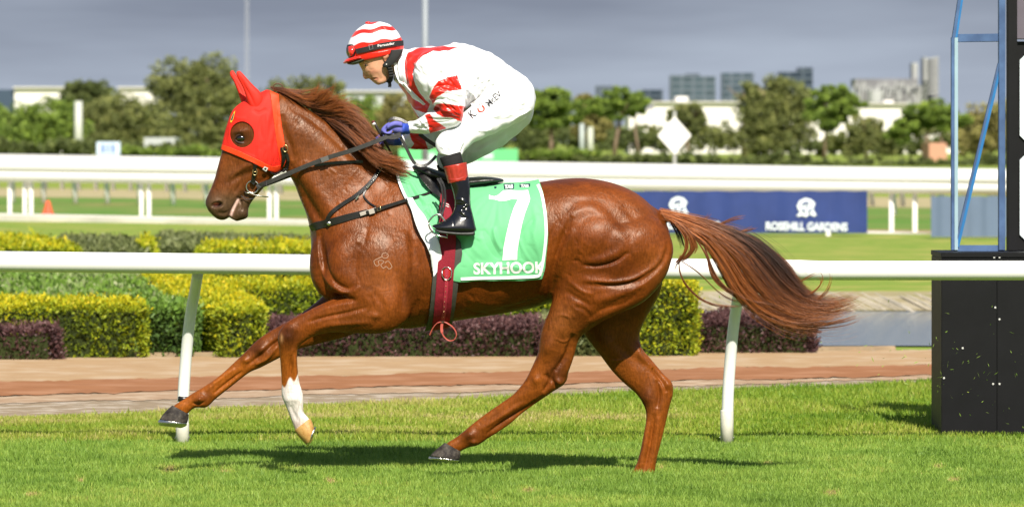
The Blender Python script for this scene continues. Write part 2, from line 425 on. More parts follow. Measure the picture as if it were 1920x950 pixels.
def coat_material():
    m = bpy.data.materials.new('chestnut_coat'); m.use_nodes = True; t = m.node_tree; t.nodes.clear()
    out = N(t, 'ShaderNodeOutputMaterial'); p = N(t, 'ShaderNodeBsdfPrincipled'); L(t, p.outputs[0], out.inputs[0])
    tcn = N(t, 'ShaderNodeTexCoord'); a = N(t, 'ShaderNodeAttribute', attribute_name='col')
    def noise(scale, detail, st=(1, 1, 1), rot=(0, 0, 0), dist=0, rough=.6):
        mp_ = N(t, 'ShaderNodeMapping'); mp_.inputs['Scale'].default_value = st; mp_.inputs['Rotation'].default_value = rot; L(t, tcn.outputs['Object'], mp_.inputs[0])
        n = N(t, 'ShaderNodeTexNoise'); n.inputs['Scale'].default_value = scale; n.inputs['Detail'].default_value = detail; n.inputs['Distortion'].default_value = dist; n.inputs['Roughness'].default_value = rough; L(t, mp_.outputs[0], n.inputs['Vector']); return n.outputs[0]
    def rng_(x, a_, b_, c_, d_): r = N(t, 'ShaderNodeMapRange'); r.inputs[1].default_value = a_; r.inputs[2].default_value = b_; r.inputs[3].default_value = c_; r.inputs[4].default_value = d_; L(t, x, r.inputs[0]); return r.outputs[0]
    def mul(x, y): n = N(t, 'ShaderNodeMath', operation='MULTIPLY'); L(t, x, n.inputs[0]); L(t, y, n.inputs[1]); return n.outputs[0]
    hair1 = noise(110, 2, (1, 1, .28), (0, .9, 0)); hair2 = noise(55, 3, (1, 1, .4), (0, .5, 0)); big = noise(4.5, 4); mid = noise(16, 4, (1, 1, 1.5), (0, .8, 0), 1.2)
    v = mul(rng_(big, .3, .7, .62, 1.25), rng_(hair1, .3, .7, .80, 1.20)); v = mul(v, rng_(mid, .3, .7, .82, 1.16))
    sc_ = N(t, 'ShaderNodeVectorMath', operation='SCALE'); L(t, a.outputs['Color'], sc_.inputs[0]); L(t, v, sc_.inputs['Scale']); L(t, sc_.outputs[0], p.inputs['Base Color'])
    L(t, rng_(big, .3, .7, .34, .50), p.inputs['Roughness']); p.inputs['Specular IOR Level'].default_value = .26; p.inputs['Specular Tint'].default_value = (1, .80, .66, 1); p.inputs['Coat Weight'].default_value = .05; p.inputs['Coat Roughness'].default_value = .30
    prev = None
    for x, st_, ds in ((hair1, .85, .003), (hair2, .45, .004), (mid, .30, .006), (noise(7, 3, (1, 1, 1), (0, 0, 0), .8), .35, .012)):
        b = N(t, 'ShaderNodeBump'); b.inputs['Strength'].default_value = st_; b.inputs['Distance'].default_value = ds; L(t, x, b.inputs['Height'])
        if prev is not None: L(t, prev, b.inputs['Normal'])
        prev = b.outputs[0]
    L(t, prev, p.inputs['Normal']); return m
coat = coat_material()

torso = [(522,172,520,300,0,.085,.15),(560,192,548,338,0,.09,.2),(610,226,562,372,0,.095,.25),(655,266,575,405,0,.108,.3),(705,300,582,440,0,.13,.35),
 (745,320,584,485,0,.165,.35),(785,328,592,532,0,.20,.3),(820,336,632,578,0,.225,.25),(850,343,692,606,0,.245,.15),(885,347,762,616,0,.262,.1),
 (920,349,850,602,0,.285,.05),(965,346,930,590,0,.292,0),(1010,341,1000,577,0,.29,-.05),(1055,335,1050,566,0,.285,-.1),(1100,334,1092,590,0,.275,-.1),
 (1150,343,1130,585,0,.26,-.1),(1195,363,1180,560,0,.235,0),(1228,392,1222,535,0,.18,0),(1250,420,1248,500,0,.10,0),(1258,445,1257,470,0,.04,0)]
near_hind = [(1080,400,1190,395,-.10,.03),(1052,420,1232,412,-.13,.10),(1036,450,1256,440,-.14,.15),(1036,500,1262,480,-.145,.155),(1037,545,1232,532,-.15,.14),(1030,580,1168,578,-.155,.115),
 (1018,606,1118,610,-.155,.09),(1012,632,1089,632,-.15,.075),(1008,661,1077,661,-.145,.06),(996,690,1067,693,-.14,.052),(984,713,1060,717,-.135,.048),
 (964,737,1032,737,-.13,.043),(944,752,990,766,-.125,.034),(912,774,951,796,-.12,.027),(886,794,918,819,-.115,.029),(868,809,896,834,-.11,.034),(855,819,879,838,-.105,.03),(838,830,863,846,-.105,.031),(828,840,856,853,-.105,.025)]
far_hind = [(1060,520,1247,500,.13,.13),(1070,580,1238,548,.135,.12),(1094,625,1213,594,.14,.10),(1108,645,1200,624,.14,.085),(1124,664,1203,650,.14,.072),(1146,693,1222,674,.14,.06),
 (1168,716,1244,700,.135,.052),(1189,734,1260,717,.13,.048),(1202,750,1262,738,.13,.046),(1210,768,1256,760,.125,.042),(1211,788,1249,790,.12,.034),(1206,816,1241,823,.12,.029),(1198,855,1232,858,.12,.03),
 (1190,876,1228,882,.12,.034),(1180,888,1224,893,.12,.034),(1176,894,1220,899,.12,.034)]
near_fore = [(690,395,740,400,-.10,.02),(655,415,765,425,-.14,.045),(622,455,785,465,-.165,.07),(608,505,782,520,-.17,.088),(618,545,775,572,-.175,.095),(648,552,757,606,-.18,.085),(624,560,722,624,-.18,.078),(590,575,672,625,-.178,.062),
 (565,588,626,623,-.175,.05),(546,598,592,629,-.172,.044),(530,610,571,641,-.17,.043),(520,630,562,648,-.168,.042),(523,655,558,656,-.165,.036),(526,685,558,685,-.16,.028),(528,718,561,714,-.155,.027),
 (528,740,568,738,-.15,.034),(534,757,569,754,-.148,.033),(542,776,569,771,-.145,.028),(549,795,577,781,-.143,.031),(555,808,584,790,-.143,.027)]
far_fore = [(640,510,710,590,.15,.09),(604,555,665,625,.155,.078),(566,585,612,641,.155,.06),(530,606,562,654,.155,.05),(504,621,534,666,.155,.046),(480,638,508,679,.15,.044),(462,656,486,690,.15,.04),
 (446,672,466,699,.145,.032),(415,701,434,724,.14,.027),(384,723,405,747,.135,.03),(362,736,387,763,.13,.035),(346,747,366,764,.13,.03),(331,756,352,775,.13,.031),(320,765,348,783,.13,.025)]
head = [(385,383,391,396,0,.025),(386,374,408,411,0,.045),(391,362,426,410,0,.056),(396,350,442,388,0,.056),(402,335,461,366,0,.058),(408,312,491,350,0,.066),(414,290,513,331,0,.08),(420,262,531,312,0,.092),
 (428,232,538,284,0,.10),(440,205,536,240,0,.094),(470,184,535,208,0,.075),(500,170,532,185,0,.055)]
jaw = [(432,409,444,415,0,.024),(433,399,464,408,0,.036),(440,388,466,392,0,.036),(449,374,473,377,0,.038),(460,360,490,357,0,.042),(478,342,512,331,0,.05)]
dock = [(1222,385,1228,425,0,.05),(1245,398,1248,416,0,.03),(1268,406,1266,418,0,.02),(1282,412,1281,419,0,.012)]
chest = [(586,450,640,450,-.07,.06),(580,490,650,495,-.08,.08),(584,525,650,540,-.085,.085),(597,550,650,575,-.085,.07)]
chest2 = [(s[0]+2,s[1],s[2],s[3],-s[4],s[5]) for s in chest]
fullthigh = ball(1110, 455, -.19, 70, 60, .115)
buttock = [(1100,572,1108,612,-.19,.06),(1150,548,1166,586,-.20,.065),(1196,520,1212,562,-.19,.07),(1228,480,1250,515,-.17,.07),(1238,440,1262,462,-.14,.07),(1232,405,1250,430,-.1,.06)]
hm = remesh([loft(torso, n=40), loft(near_hind), loft(far_hind), loft(near_fore), loft(far_fore), loft(head), loft(jaw), loft(dock, n=16), loft(chest), loft(chest2), loft(buttock), fullthigh], 0.0050)
co, ed = arr(hm); q = quads(hm)
# relax where the pieces meet, keep the thin lower legs as traced
P = pix(co)
base = co.copy()
lowleg = np.maximum.reduce([sm(640, 690, P[:, 1])])
headw = sm(560, 520, P[:, 0])*(P[:, 1] < 430)
for _ in range(32):
    co = co+0.5*lap(co, ed)*(1-lowleg*0.93-headw*0.0).clip(0.05, 1)[:, None]*(1-0.8*headw)[:, None]
co = taubin(co, ed, 8)
# regain the traced outline lost by relaxing
nr = normals(co, q)
near = co[:, 1] < 0.02
up = [  # near side anatomy, photo pixels
 # haunch
 ('e', [(1055,425),(1066,402),(1085,386),(1110,382),(1136,400),(1160,427),(1178,458),(1181,474)], 13, -5),
 ('r', [(1092,497),(1123,498),(1155,489),(1178,472)], 3.2, -9),
 ('r', [(1092,487),(1123,487),(1150,478),(1170,464)], 8, 6),
 ('b', 1122, 442, 66, 56, 15, 12), ('b', 1185, 502, 44, 18, -18, -9), ('b', 1200, 425, 28, 44, 20, 5), ('b', 1120, 512, 40, 12, 0, -5), ('b', 1070, 500, 20, 40, 10, 5), ('b', 1098, 368, 22, 12, 0, 5),
 ('r', [(1180,455),(1190,430),(1185,405),(1165,385)], 7, -3.5),
 ('b', 1165, 505, 46, 16, -15, 6),
 ('e', [(1090,528),(1140,533),(1188,527),(1222,507),(1243,480),(1250,450)], 6, 8),
 ('r', [(1110,530),(1150,534),(1190,526),(1226,503)], 3, -6),
 ('r', [(1112,566),(1150,556),(1195,538),(1230,510),(1250,478)], 9, 11), ('b', 1040, 400, 26, 40, 0, -5), ('r', [(1120,350),(1165,365),(1205,395),(1235,430)], 12, 4),
 ('r', [(1100,600),(1130,580),(1170,568),(1200,545)], 4, -3),
 ('r', [(1060,545),(1085,560),(1110,575)], 5, -5), ('r', [(1065,525),(1090,545),(1115,552)], 4, 4), ('r', [(1075,575),(1095,580),(1110,598)], 4, -4),
 # flank fold
 ('r', [(1035,548),(1037,515),(1044,480),(1056,445),(1072,405)], 6, -10), ('r', [(1046,520),(1052,485),(1064,455),(1078,430)], 7, 6),
 ('r', [(1028,560),(1026,520),(1030,480),(1042,445)], 4, -5), ('r', [(1020,520),(1024,480),(1034,440),(1050,410)], 4, -3),
 ('b', 1052, 618, 16, 18, 0, 5), ('r', [(1036,600),(1050,590),(1068,596),(1072,615)], 3, 3),('r', [(1040,632),(1055,640),(1070,636)], 2.2, 2.5),
 # gaskin and hock
 ('r', [(1075,625),(1062,665),(1040,695)], 5, -6), ('b', 1030, 650, 14, 26, 10, 6), ('r', [(1085,640),(1072,670),(1058,705)], 4, 3),
 ('r', [(1022,700),(1030,715),(1018,735)], 4, -5), ('b', 1048, 716, 9, 8, 0, 5), ('b', 1005, 712, 9, 12, 30, 4), ('r', [(1040,690),(1035,708),(1045,728)], 3.5, -5),
 ('r', [(1020,742),(980,768),(940,793),(910,815)], 3.0, -4.5), ('r', [(1000,765),(960,790),(915,822)], 3, 2.5), ('r', [(985,752),(940,780),(900,806)], 4, 3),
 ('b', 882, 815, 10, 9, 0, 5), ('b', 888, 828, 6, 5, 0, 4),
 # shoulder
 ('e', [(601,430),(603,470),(612,510),(630,535),(655,545),(672,532)][::-1], 6, 11),
 ('r', [(600,430),(601,470),(609,510),(625,537)], 3.5, -12),
 ('r', [(672,455),(668,480),(666,508),(668,530)], 7, -5), ('r', [(690,425),(683,450),(676,470)], 6, -4),
 ('b', 635, 480, 24, 34, 0, 8), ('b', 715, 490, 34, 44, 10, 6), ('b', 640, 515, 22, 18, 0, 5),
 ('e', [(764,430),(769,470),(768,515),(763,550),(759,585),(752,615)], 10, 10),
 ('r', [(775,450),(779,490),(774,540),(768,585)], 9, -6),
 ('b', 790, 440, 12, 40, 0, 4), ('b', 730, 570, 28, 34, 0, 5),
 ('r', [(700,548),(720,575),(722,600)], 6, -4), ('b', 703, 592, 10, 7, 0, 6),
 ('r', [(690,575),(650,586),(610,594),(575,604)], 3.5, -7), ('r', [(680,566),(645,570),(610,578),(585,588)], 5, 4), ('r', [(700,604),(660,606),(620,609),(590,617)], 5, 5),
 ('r', [(664,546),(640,556),(610,566),(585,577)], 4, -6), ('r', [(690,552),(700,570),(690,590)], 4, -3),
 ('b', 545, 615, 12, 12, 0, 5), ('b', 540, 632, 9, 9, 0, 4), ('r', [(556,620),(552,640),(548,655)], 3, -4), ('r', [(545,665),(545,690),(545,720)], 3, -3.5), ('r', [(552,665),(553,690),(556,720)], 3, 2.5),
 ('b', 552, 748, 11, 9, 0, 3), ('b', 540, 748, 6, 8, 0, 2), ('r', [(545,760),(553,778),(562,792)], 3, -2),
 # girth and belly
 ('r', [(860,585),(900,590),(960,580),(1020,560)], 8, -4), ('r', [(865,555),(905,568),(950,572),(1000,560)], 6, 3), ('r', [(785,560),(775,580),(765,600)], 4, -4), ('r', [(790,575),(782,590),(776,606)], 3, 3),
 ('r', [(870,578),(890,588),(915,590)], 3, -5), ('r', [(940,575),(970,572),(1010,560)], 3, -4),
 # neck
 ('r', [(548,322),(562,350),(583,385),(606,420),(618,450)], 8, -8), ('r', [(560,305),(585,345),(612,385),(640,420)], 14, 7), ('r', [(565,372),(585,410),(600,440)], 6, 5),
 ('r', [(540,200),(580,222),(625,260),(665,298),(700,325)], 6, -6), ('r', [(560,235),(600,265),(640,300),(690,345)], 18, 6),
 ('r', [(660,330),(690,360),(690,400),(680,440)], 16, -5), ('r', [(718,318),(700,350),(672,372),(640,400)], 12, 4),
 ('r', [(700,330),(740,350),(770,380),(790,420)], 10, 4), ('r', [(527,215),(532,245),(545,275),(550,300)], 6, -7), ('b', 655, 305, 14, 9, 30, 3),
 # head
 ('r', [(430,332),(455,315),(480,305)], 5, 5), ('r', [(425,345),(450,330),(478,320)], 5, -4), ('b', 490, 300, 26, 30, 0, 6), ('r', [(418,300),(412,330),(404,355)], 5, 3),
 ('r', [(452,330),(450,345),(440,362)], 3, -4), ('r', [(436,330),(432,350),(425,372)], 3, 3), ('r', [(470,300),(462,330),(458,350)], 2.5, 2.5),
 ('b', 407, 384, 14, 10, 30, 6), ('r', [(429,410),(432,398),(438,386),(446,372)], 2.0, -5), ('b', 450, 247, 14, 6, -10, 7), ('b', 452, 262, 12, 7, 5, -5), ('b', 440, 300, 14, 18, 0, -3), ('r', [(445,368),(452,380),(450,395)], 3, -4), ('b', 455, 400, 9, 8, 0, 4),
 ('r', [(408,398),(420,400),(430,396)], 3, -3),
]
def boost(L_):
    out = []
    for s_ in L_:
        cy = s_[2] if s_[0] == 'b' else np.mean([p_[1] for p_ in s_[1]]); cx = s_[1] if s_[0] == 'b' else np.mean([p_[0] for p_ in s_[1]])
        f_ = 3.1 if cy > 640 else (1.7 if cx < 520 else 1.5); out.append(s_[:-1]+(s_[-1]*f_,))
    return out
rw = np.random.default_rng(4)
for _ in range(46):   # fine skin wrinkles over neck, shoulder and flank
    x, y, a_, l_ = rw.choice([0, 1, 2, 3]), 0, 0, 0
    bx = ((530, 640, 215, 330), (580, 760, 330, 430), (1030, 1100, 420, 600), (760, 1030, 545, 600))[int(x)]
    x = rw.uniform(bx[0], bx[1]); y = rw.uniform(bx[2], bx[3]); a_ = rw.normal(1.2, .5); l_ = rw.uniform(8, 22)
    up.append(('r', [(x, y), (x+l_*.5*math.cos(a_)+rw.normal(0, 1.5), y+l_*.5*math.sin(a_)), (x+l_*math.cos(a_), y+l_*math.sin(a_))], rw.uniform(2, 3.4), rw.choice([-1, 1])*rw.uniform(1.0, 2.2)))
up = boost(up)
co = sculpt(co, q, up, np.where(near, 1.0, 0.0))
fa = [  # far legs, the side we see
 ('r', [(1222,690),(1240,712),(1250,735)], 4, -5), ('b', 1215, 745, 11, 16, 0, 5), ('r', [(1232,712),(1236,740),(1232,765)], 3.5, -5), ('b', 1250, 722, 10, 12, 0, 4),
 ('r', [(1226,775),(1222,810),(1213,860),(1207,885)], 3.2, -4.5), ('r', [(1235,780),(1231,820),(1221,880)], 3.5, 3), ('r', [(1215,790),(1210,830),(1200,875)], 4, 3),
 ('r', [(1150,640),(1180,665),(1210,690)], 10, -3), ('r', [(1198,640),(1200,665),(1225,690)], 4, 4), ('b', 1140, 650, 20, 30, -40, 5), ('r', [(1140,672),(1155,675),(1168,674)], 1.5, 1.8),
 ('r', [(560,625),(520,640),(490,665),(462,685)], 4, -5), ('b', 492, 655, 14, 12, 0, 5), ('b', 460, 675, 9, 8, 0, 4), ('r', [(455,695),(425,718),(400,738)], 3, -4), ('r', [(520,650),(500,672),(478,684)], 3, 3),
 ('b', 375, 748, 10, 9, 0, 5), ('b', 374, 748, 3.5, 3, 0, 3), ('r', [(360,755),(372,757),(384,752)], 2, -3), ('r', [(440,690),(410,712),(385,733)], 4, 3),
]
co = sculpt(co, q, boost(fa), np.where(co[:, 1] > 0.04, 1.0, 0.0))
# nostril hollow
P = pix(co); nr = normals(co, q)
nn = np.exp(-((((P[:, 0]-407)+.35*(P[:, 1]-384))/9.0)**2+((P[:, 1]-384)/5.4)**2)**2)*(np.abs(co[:, 1]) > 0.015)
co = co-nr*(0.022*nn*sm(.1, .5, np.abs(nr[:, 1])))[:, None]
co[:, 1] -= np.sign(co[:, 1])*0.020*nn
co = taubin(co, ed, 1)
hm.vertices.foreach_set('co', co.astype(np.float32).ravel()); hm.update()
# coat colour, with light and shade of the muscles painted in further down
P = pix(co); n_ = len(co)
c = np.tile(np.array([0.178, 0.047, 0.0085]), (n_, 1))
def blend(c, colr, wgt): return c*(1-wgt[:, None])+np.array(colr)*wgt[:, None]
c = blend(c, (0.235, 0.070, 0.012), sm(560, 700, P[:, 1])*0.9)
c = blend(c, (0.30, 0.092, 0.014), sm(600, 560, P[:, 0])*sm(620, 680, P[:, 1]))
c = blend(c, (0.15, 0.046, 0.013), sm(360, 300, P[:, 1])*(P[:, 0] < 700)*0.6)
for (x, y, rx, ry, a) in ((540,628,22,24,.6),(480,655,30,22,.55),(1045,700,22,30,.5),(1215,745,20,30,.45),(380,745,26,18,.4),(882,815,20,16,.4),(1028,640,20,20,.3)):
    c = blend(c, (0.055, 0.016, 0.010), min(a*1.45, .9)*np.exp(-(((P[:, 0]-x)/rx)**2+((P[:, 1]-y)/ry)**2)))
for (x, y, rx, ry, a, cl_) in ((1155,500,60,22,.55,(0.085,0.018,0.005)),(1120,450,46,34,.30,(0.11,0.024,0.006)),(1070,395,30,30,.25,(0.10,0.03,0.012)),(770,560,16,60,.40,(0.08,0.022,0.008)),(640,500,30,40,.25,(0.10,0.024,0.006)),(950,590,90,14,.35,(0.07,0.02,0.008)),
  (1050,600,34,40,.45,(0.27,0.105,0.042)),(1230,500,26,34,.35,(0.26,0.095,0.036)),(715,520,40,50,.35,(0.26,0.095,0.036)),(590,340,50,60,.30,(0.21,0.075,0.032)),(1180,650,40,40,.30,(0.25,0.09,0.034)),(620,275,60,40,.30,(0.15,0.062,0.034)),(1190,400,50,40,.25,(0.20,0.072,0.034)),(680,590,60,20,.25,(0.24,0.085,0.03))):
    c = blend(c, cl_, a*np.exp(-(((P[:, 0]-x)/rx)**2+((P[:, 1]-y)/ry)**2)))  # mostly muscle and belly light and shade put into the colour, partly sweat-darkened coat
muz = np.clip(sm(335, 380, P[:, 1]+0.25*(430-P[:, 0])*-1*0), 0, 1)*(P[:, 0] < 480)*(P[:, 1] < 440)
c = blend(c, (0.085, 0.060, 0.052), muz*0.9)
c = blend(c, (0.085, 0.040, 0.022), np.exp(-(((P[:, 0]-440)/40)**2+((P[:, 1]-330)/26)**2))*0.6*(P[:, 0] < 520))
c = blend(c, (0.035, 0.016, 0.012), np.exp(-(((P[:, 0]-450)/22)**2+((P[:, 1]-258)/20)**2))*0.85)
c = blend(c, (0.012, 0.008, 0.007), nn)
c = blend(c, (0.75, 0.22, 0.17), np.exp(-(((P[:, 0]-405)/5.5)**2+((P[:, 1]-382.5)/2.6)**2)**2)*.95)
# pink inside of the lip and narrow blaze down the nose
lip = np.exp(-(polydist(P, [(433,403),(438,390),(446,374)])[0]/2.6)**2)
c = blend(c, (0.80, 0.52, 0.46), lip*0.95*(P[:, 0] < 460))
bl = ((P[:, 0] < 425) & (P[:, 1] < 372) & (P[:, 1] > 268))*np.exp(-(co[:, 1]/0.012)**2)*1.0
c = blend(c, (0.62, 0.55, 0.52), bl)
sock = ((P[:, 0] > 510) & (P[:, 0] < 590) & (co[:, 1] < 0))*sm(-3, 3, P[:, 1]-(722-0.62*(P[:, 0]-530)-6*np.sin(P[:, 0]*.35)))
c = blend(c, (0.72, 0.66, 0.61), sock*(P[:, 1] > 640))
c = blend(c, (0.55, 0.36, 0.30), sock*sm(780, 800, P[:, 1])*0.6)
c = blend(c, (0.42, 0.24, 0.16), np.exp(-(((P[:, 0]-528)/3)**2+((P[:, 1]-634)/7)**2)))
c = c*np.where((sock[:, None] > .3) | (bl[:, None] > .3) | (lip[:, None]*(P[:, :1] < 460) > .2) | (nn[:, None] > .3), .95, np.array([.82, .72, .44]))
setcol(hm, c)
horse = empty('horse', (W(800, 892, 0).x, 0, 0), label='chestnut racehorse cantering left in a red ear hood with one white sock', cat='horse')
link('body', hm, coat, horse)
hb = bvh_of(hm)
brand = mat('brand_scar', (0.34, 0.20, 0.13), .7)
m_ = MB()
strap(m_, [(722+6*math.cos(a), 479+5*math.sin(a)) for a in np.linspace(0, 6.28, 12)], 1.2, .001, bvh=hb, off=.0010, n=3)
strap(m_, [(716,481),(710,484),(701,489),(705,498),(711,496),(709,489),(716,488),(720,491),(714,496),(719,503),(724,499),(729,504),(735,500),(728,489),(722,493)], 1.3, .001, bvh=hb, off=.0010, n=2)
m_.build('brand_mark', brand, horse)

# hooves
def hoof(st, mt, shoe_st, yc):
    me = remesh([loft(st, n=24)], 0.004); c_, e_ = arr(me); c_ = taubin(c_, e_, 5); me.vertices.foreach_set('co', c_.astype(np.float32).ravel()); me.update()
    h = link('hoof', me, mt, horse)
    me2 = remesh([loft(shoe_st, n=24)], 0.003); c_, e_ = arr(me2); c_ = taubin(c_, e_, 3); me2.vertices.foreach_set('co', c_.astype(np.float32).ravel()); me2.update()
    link('horseshoe', me2, steel, h)
dark_hoof = mat('dark_hoof', (0.022, 0.017, 0.015), 0.7, 0.25, noise=0.5, nscale=30, color2=(0.065, 0.055, 0.045), bump=0.5, bscale=160)
tan_hoof = mat('tan_hoof', (0.55, 0.33, 0.10), 0.5, 0.4, noise=0.3, nscale=60, color2=(0.30, 0.15, 0.04), bump=0.4, bscale=160)
hoof([(323,759,354,776,.13,.036),(308,773,353,786,.13,.05),(299,786,350,794,.13,.057)], dark_hoof, [(298,786,351,793,.13,.058),(296,791,349,798,.13,.058),(298,797,340,802,.13,.05)], .13)
hoof([(552,806,582,783,-.143,.034),(560,818,588,798,-.143,.046),(573,832,588,812,-.143,.046),(577,837,586,824,-.143,.03)], tan_hoof, [(573,837,590,799,-.143,.045),(577,838,593,800,-.143,.044)], -.143)
hoof([(834,829,864,846,-.105,.036),(818,842,863,856,-.105,.05),(806,854,861,862,-.105,.057)], dark_hoof, [(804,855,862,862,-.105,.058),(803,860,859,866,-.105,.056)], -.105)
hoof([(1182,887,1222,889,.12,.042),(1172,896,1222,898,.12,.055)], dark_hoof, [(1170,897,1222,899,.12,.056),(1170,899,1222,901,.12,.056)], .12)

# eyes
for s in (-1, 1):
    yy = hit_y(452, 259, hb, -0.095)
    eye = mesh_np('eye', *ball(452.5, 259.5, s*(abs(yy)-0.004), 8.6, 6.6, .015))
    eo = link('eye', eye, mat('eye_black', (0.006, 0.004, 0.004), 0.06, 0.6, coat=1.0), horse)
    for nm, pts, r in (('upper_eyelid', [(440,262),(445,254.5),(453,251.5),(460,254.5),(466,262)], 0.0062), ('lower_eyelid', [(440,262),(446,266.5),(454,268),(461,266.5),(466,262)], 0.005)):
        m_ = MB(); C = catmull(np.array(pts, float), 5)
        m_.tube([W(a, b, s*(abs(yy)+0.004-0.010*(abs(a-453)/13)**2)) for a, b in C], [r*(0.35+0.65*math.sin(math.pi*i/(len(C)-1))) for i in range(len(C))], 10)
        m_.build(nm, mat('eyelid', (0.045, 0.02, 0.014), 0.45, 0.5), eo, True)

# hood
red_mesh = mat('red_mesh_fabric', (0.78, 0.032, 0.012), 0.7, 0.3)
t = red_mesh.node_tree; p = next(n for n in t.nodes if n.type == 'BSDF_PRINCIPLED'); tcn = N(t, 'ShaderNodeTexCoord')
vo = N(t, 'ShaderNodeTexVoronoi'); vo.inputs['Scale'].default_value = 95; vo.inputs['Randomness'].default_value = 0.15; L(t, tcn.outputs['Object'], vo.inputs['Vector'])
cr = N(t, 'ShaderNodeMapRange'); cr.inputs[1].default_value = 0.1; cr.inputs[2].default_value = 0.42; L(t, vo.outputs['Distance'], cr.inputs[0])
mx = N(t, 'ShaderNodeMix', data_type='RGBA'); mx.inputs[6].default_value = (0.34, 0.012, 0.008, 1); mx.inputs[7].default_value = (0.74, 0.020, 0.010, 1); L(t, cr.outputs[0], mx.inputs[0]); L(t, mx.outputs[2], p.inputs['Base Color'])
red_band = mat('orange_red_band', (0.84, 0.055, 0.010), 0.6, 0.3, noise=0.1, nscale=40)
red_knit = mat('red_ear_fabric', (0.72, 0.024, 0.012), 0.65, 0.3, noise=0.12, nscale=30, bump=0.3, bscale=250)
hood_poly = catmull([(417,281),(418,262),(423,240),(431,218),(440,200),(462,178),(484,166),(508,160)], 4).tolist()+[(514,160),(520,175),(521,205),(526,240),(532,275),(536,300),(534,310),(526,318),(514,322),(500,318),(480,308),(450,294),(430,286)]
hood_poly = np.array(hood_poly); eyeh = np.array([(455+22*math.cos(a)+2*math.sin(a), 252.5+24*math.sin(a)-2*math.cos(a)) for a in np.linspace(0, 2*math.pi, 40, endpoint=False)])
eyeh[:, 0] -= 0.5
headc = lambda co_, P_: (P_[:, 0] < 560)
def hoff(co_, P_): return 0.006+0.0018*np.sin(P_[:, 0]*.35+P_[:, 1]*.12)*sm(450, 520, P_[:, 0])
hoodm = patch(hm, hood_poly, hoff, eyeh, 'hood', headc, 0.003)
hs_ = [('r', [(498,316),(495,300),(499,282)], 2.2, -4), ('r', [(504,314),(508,295),(506,270)], 2.4, 4), ('r', [(490,310),(486,296),(488,280)], 2.2, 3), ('r', [(512,310),(516,290),(512,262)], 2.2, -4), ('r', [(480,304),(478,290),(482,274)], 2.0, -3), ('r', [(500,210),(502,240),(498,270)], 3.5, 3.5), ('r', [(490,215),(488,240),(492,262)], 3, -3),
 ('r', [(438,215),(446,222),(462,222)], 3, 3), ('r', [(428,240),(424,258),(424,275)], 2.5, -3), ('r', [(455,285),(470,292),(485,298)], 2.2, 2.5), ('r', [(474,206),(486,212),(500,204)], 3, -5), ('r', [(510,200),(512,230),(516,260)], 2.2, -2.5)]
c_, _ = arr(hoodm); c_ = sculpt(c_, quads(hoodm), hs_); hoodm.vertices.foreach_set('co', c_.astype(np.float32).ravel()); hoodm.update()
hood = link('hood', hoodm, red_mesh, horse)
bandp = [(417,281),(430,286),(450,294),(480,308),(500,318),(514,322),(526,318),(528,313),(523,309),(512,312),(503,309),(482,298),(452,284),(432,276),(419,272)]
link('hem_band', patch(hm, np.array(bandp, float), 0.009, None, 'hem', headc, 0.004), red_band, hood)
bandr = [(504,166),(520,170),(524,205),(528,240),(534,275),(538,300),(534,312),(524,312),(524,300),(520,275),(514,240),(510,205),(507,180)]
link('rear_band', patch(hm, np.array(bandr, float), 0.009, None, 'hem', headc, 0.004), red_band, hood)
ear1 = [(474,210,490,208,-.045,.02),(468,203,492,201,-.05,.032),(463,190,494,187,-.055,.034),(459,174,488,173,-.06,.029),(453,160,474,159,-.063,.021),(446,147,462,146,-.065,.015),(443,139,455,138,-.066,.010),(444,134,450,133,-.066,.004)]
ear2 = [(454,196,468,194,.05,.03),(449,182,465,182,.055,.03),(444,168,461,170,.06,.026),(438,153,453,155,.063,.019),(432,143,445,144,.065,.013),(431,137,440,136,.066,.008),(433,133,437,132,.066,.004)]
for k, fold in ((ear1, [(478,200),(470,182),(460,165),(450,145)]), (ear2, [(460,188),(452,170),(443,152),(437,142)])):
    me = remesh([loft(k, n=20)], 0.004); c_, e_ = arr(me); c_ = taubin(c_, e_, 6)
    c_ = sculpt(c_, quads(me), [('r', fold, 2.6, -5)])
    me.vertices.foreach_set('co', c_.astype(np.float32).ravel()); me.update()
    link('ear_cover', me, red_knit, hood)
decal_poly([(430,229),(438,208),(441,207),(438,222),(434,230)], hb, 0.0145, 'yellow_badge', mat('yellow_badge', (0.8, 0.55, 0.02), 0.5), hood, 3)
decal_poly([(433,225),(437,214),(439,213),(437,221),(435,226)], hb, 0.0155, 'badge_emblem', mat('badge_navy', (0.02, 0.02, 0.12), 0.5), hood, 3)
decal_poly([(492,317),(496,312),(503,315),(499,322)], hb, 0.018, 'maker_tag', white_paint, hood, 3)
decal_poly([(495,317),(497,314.5),(500,316),(498,319)], hb, 0.019, 'tag_mark', black_leather, hood, 3)

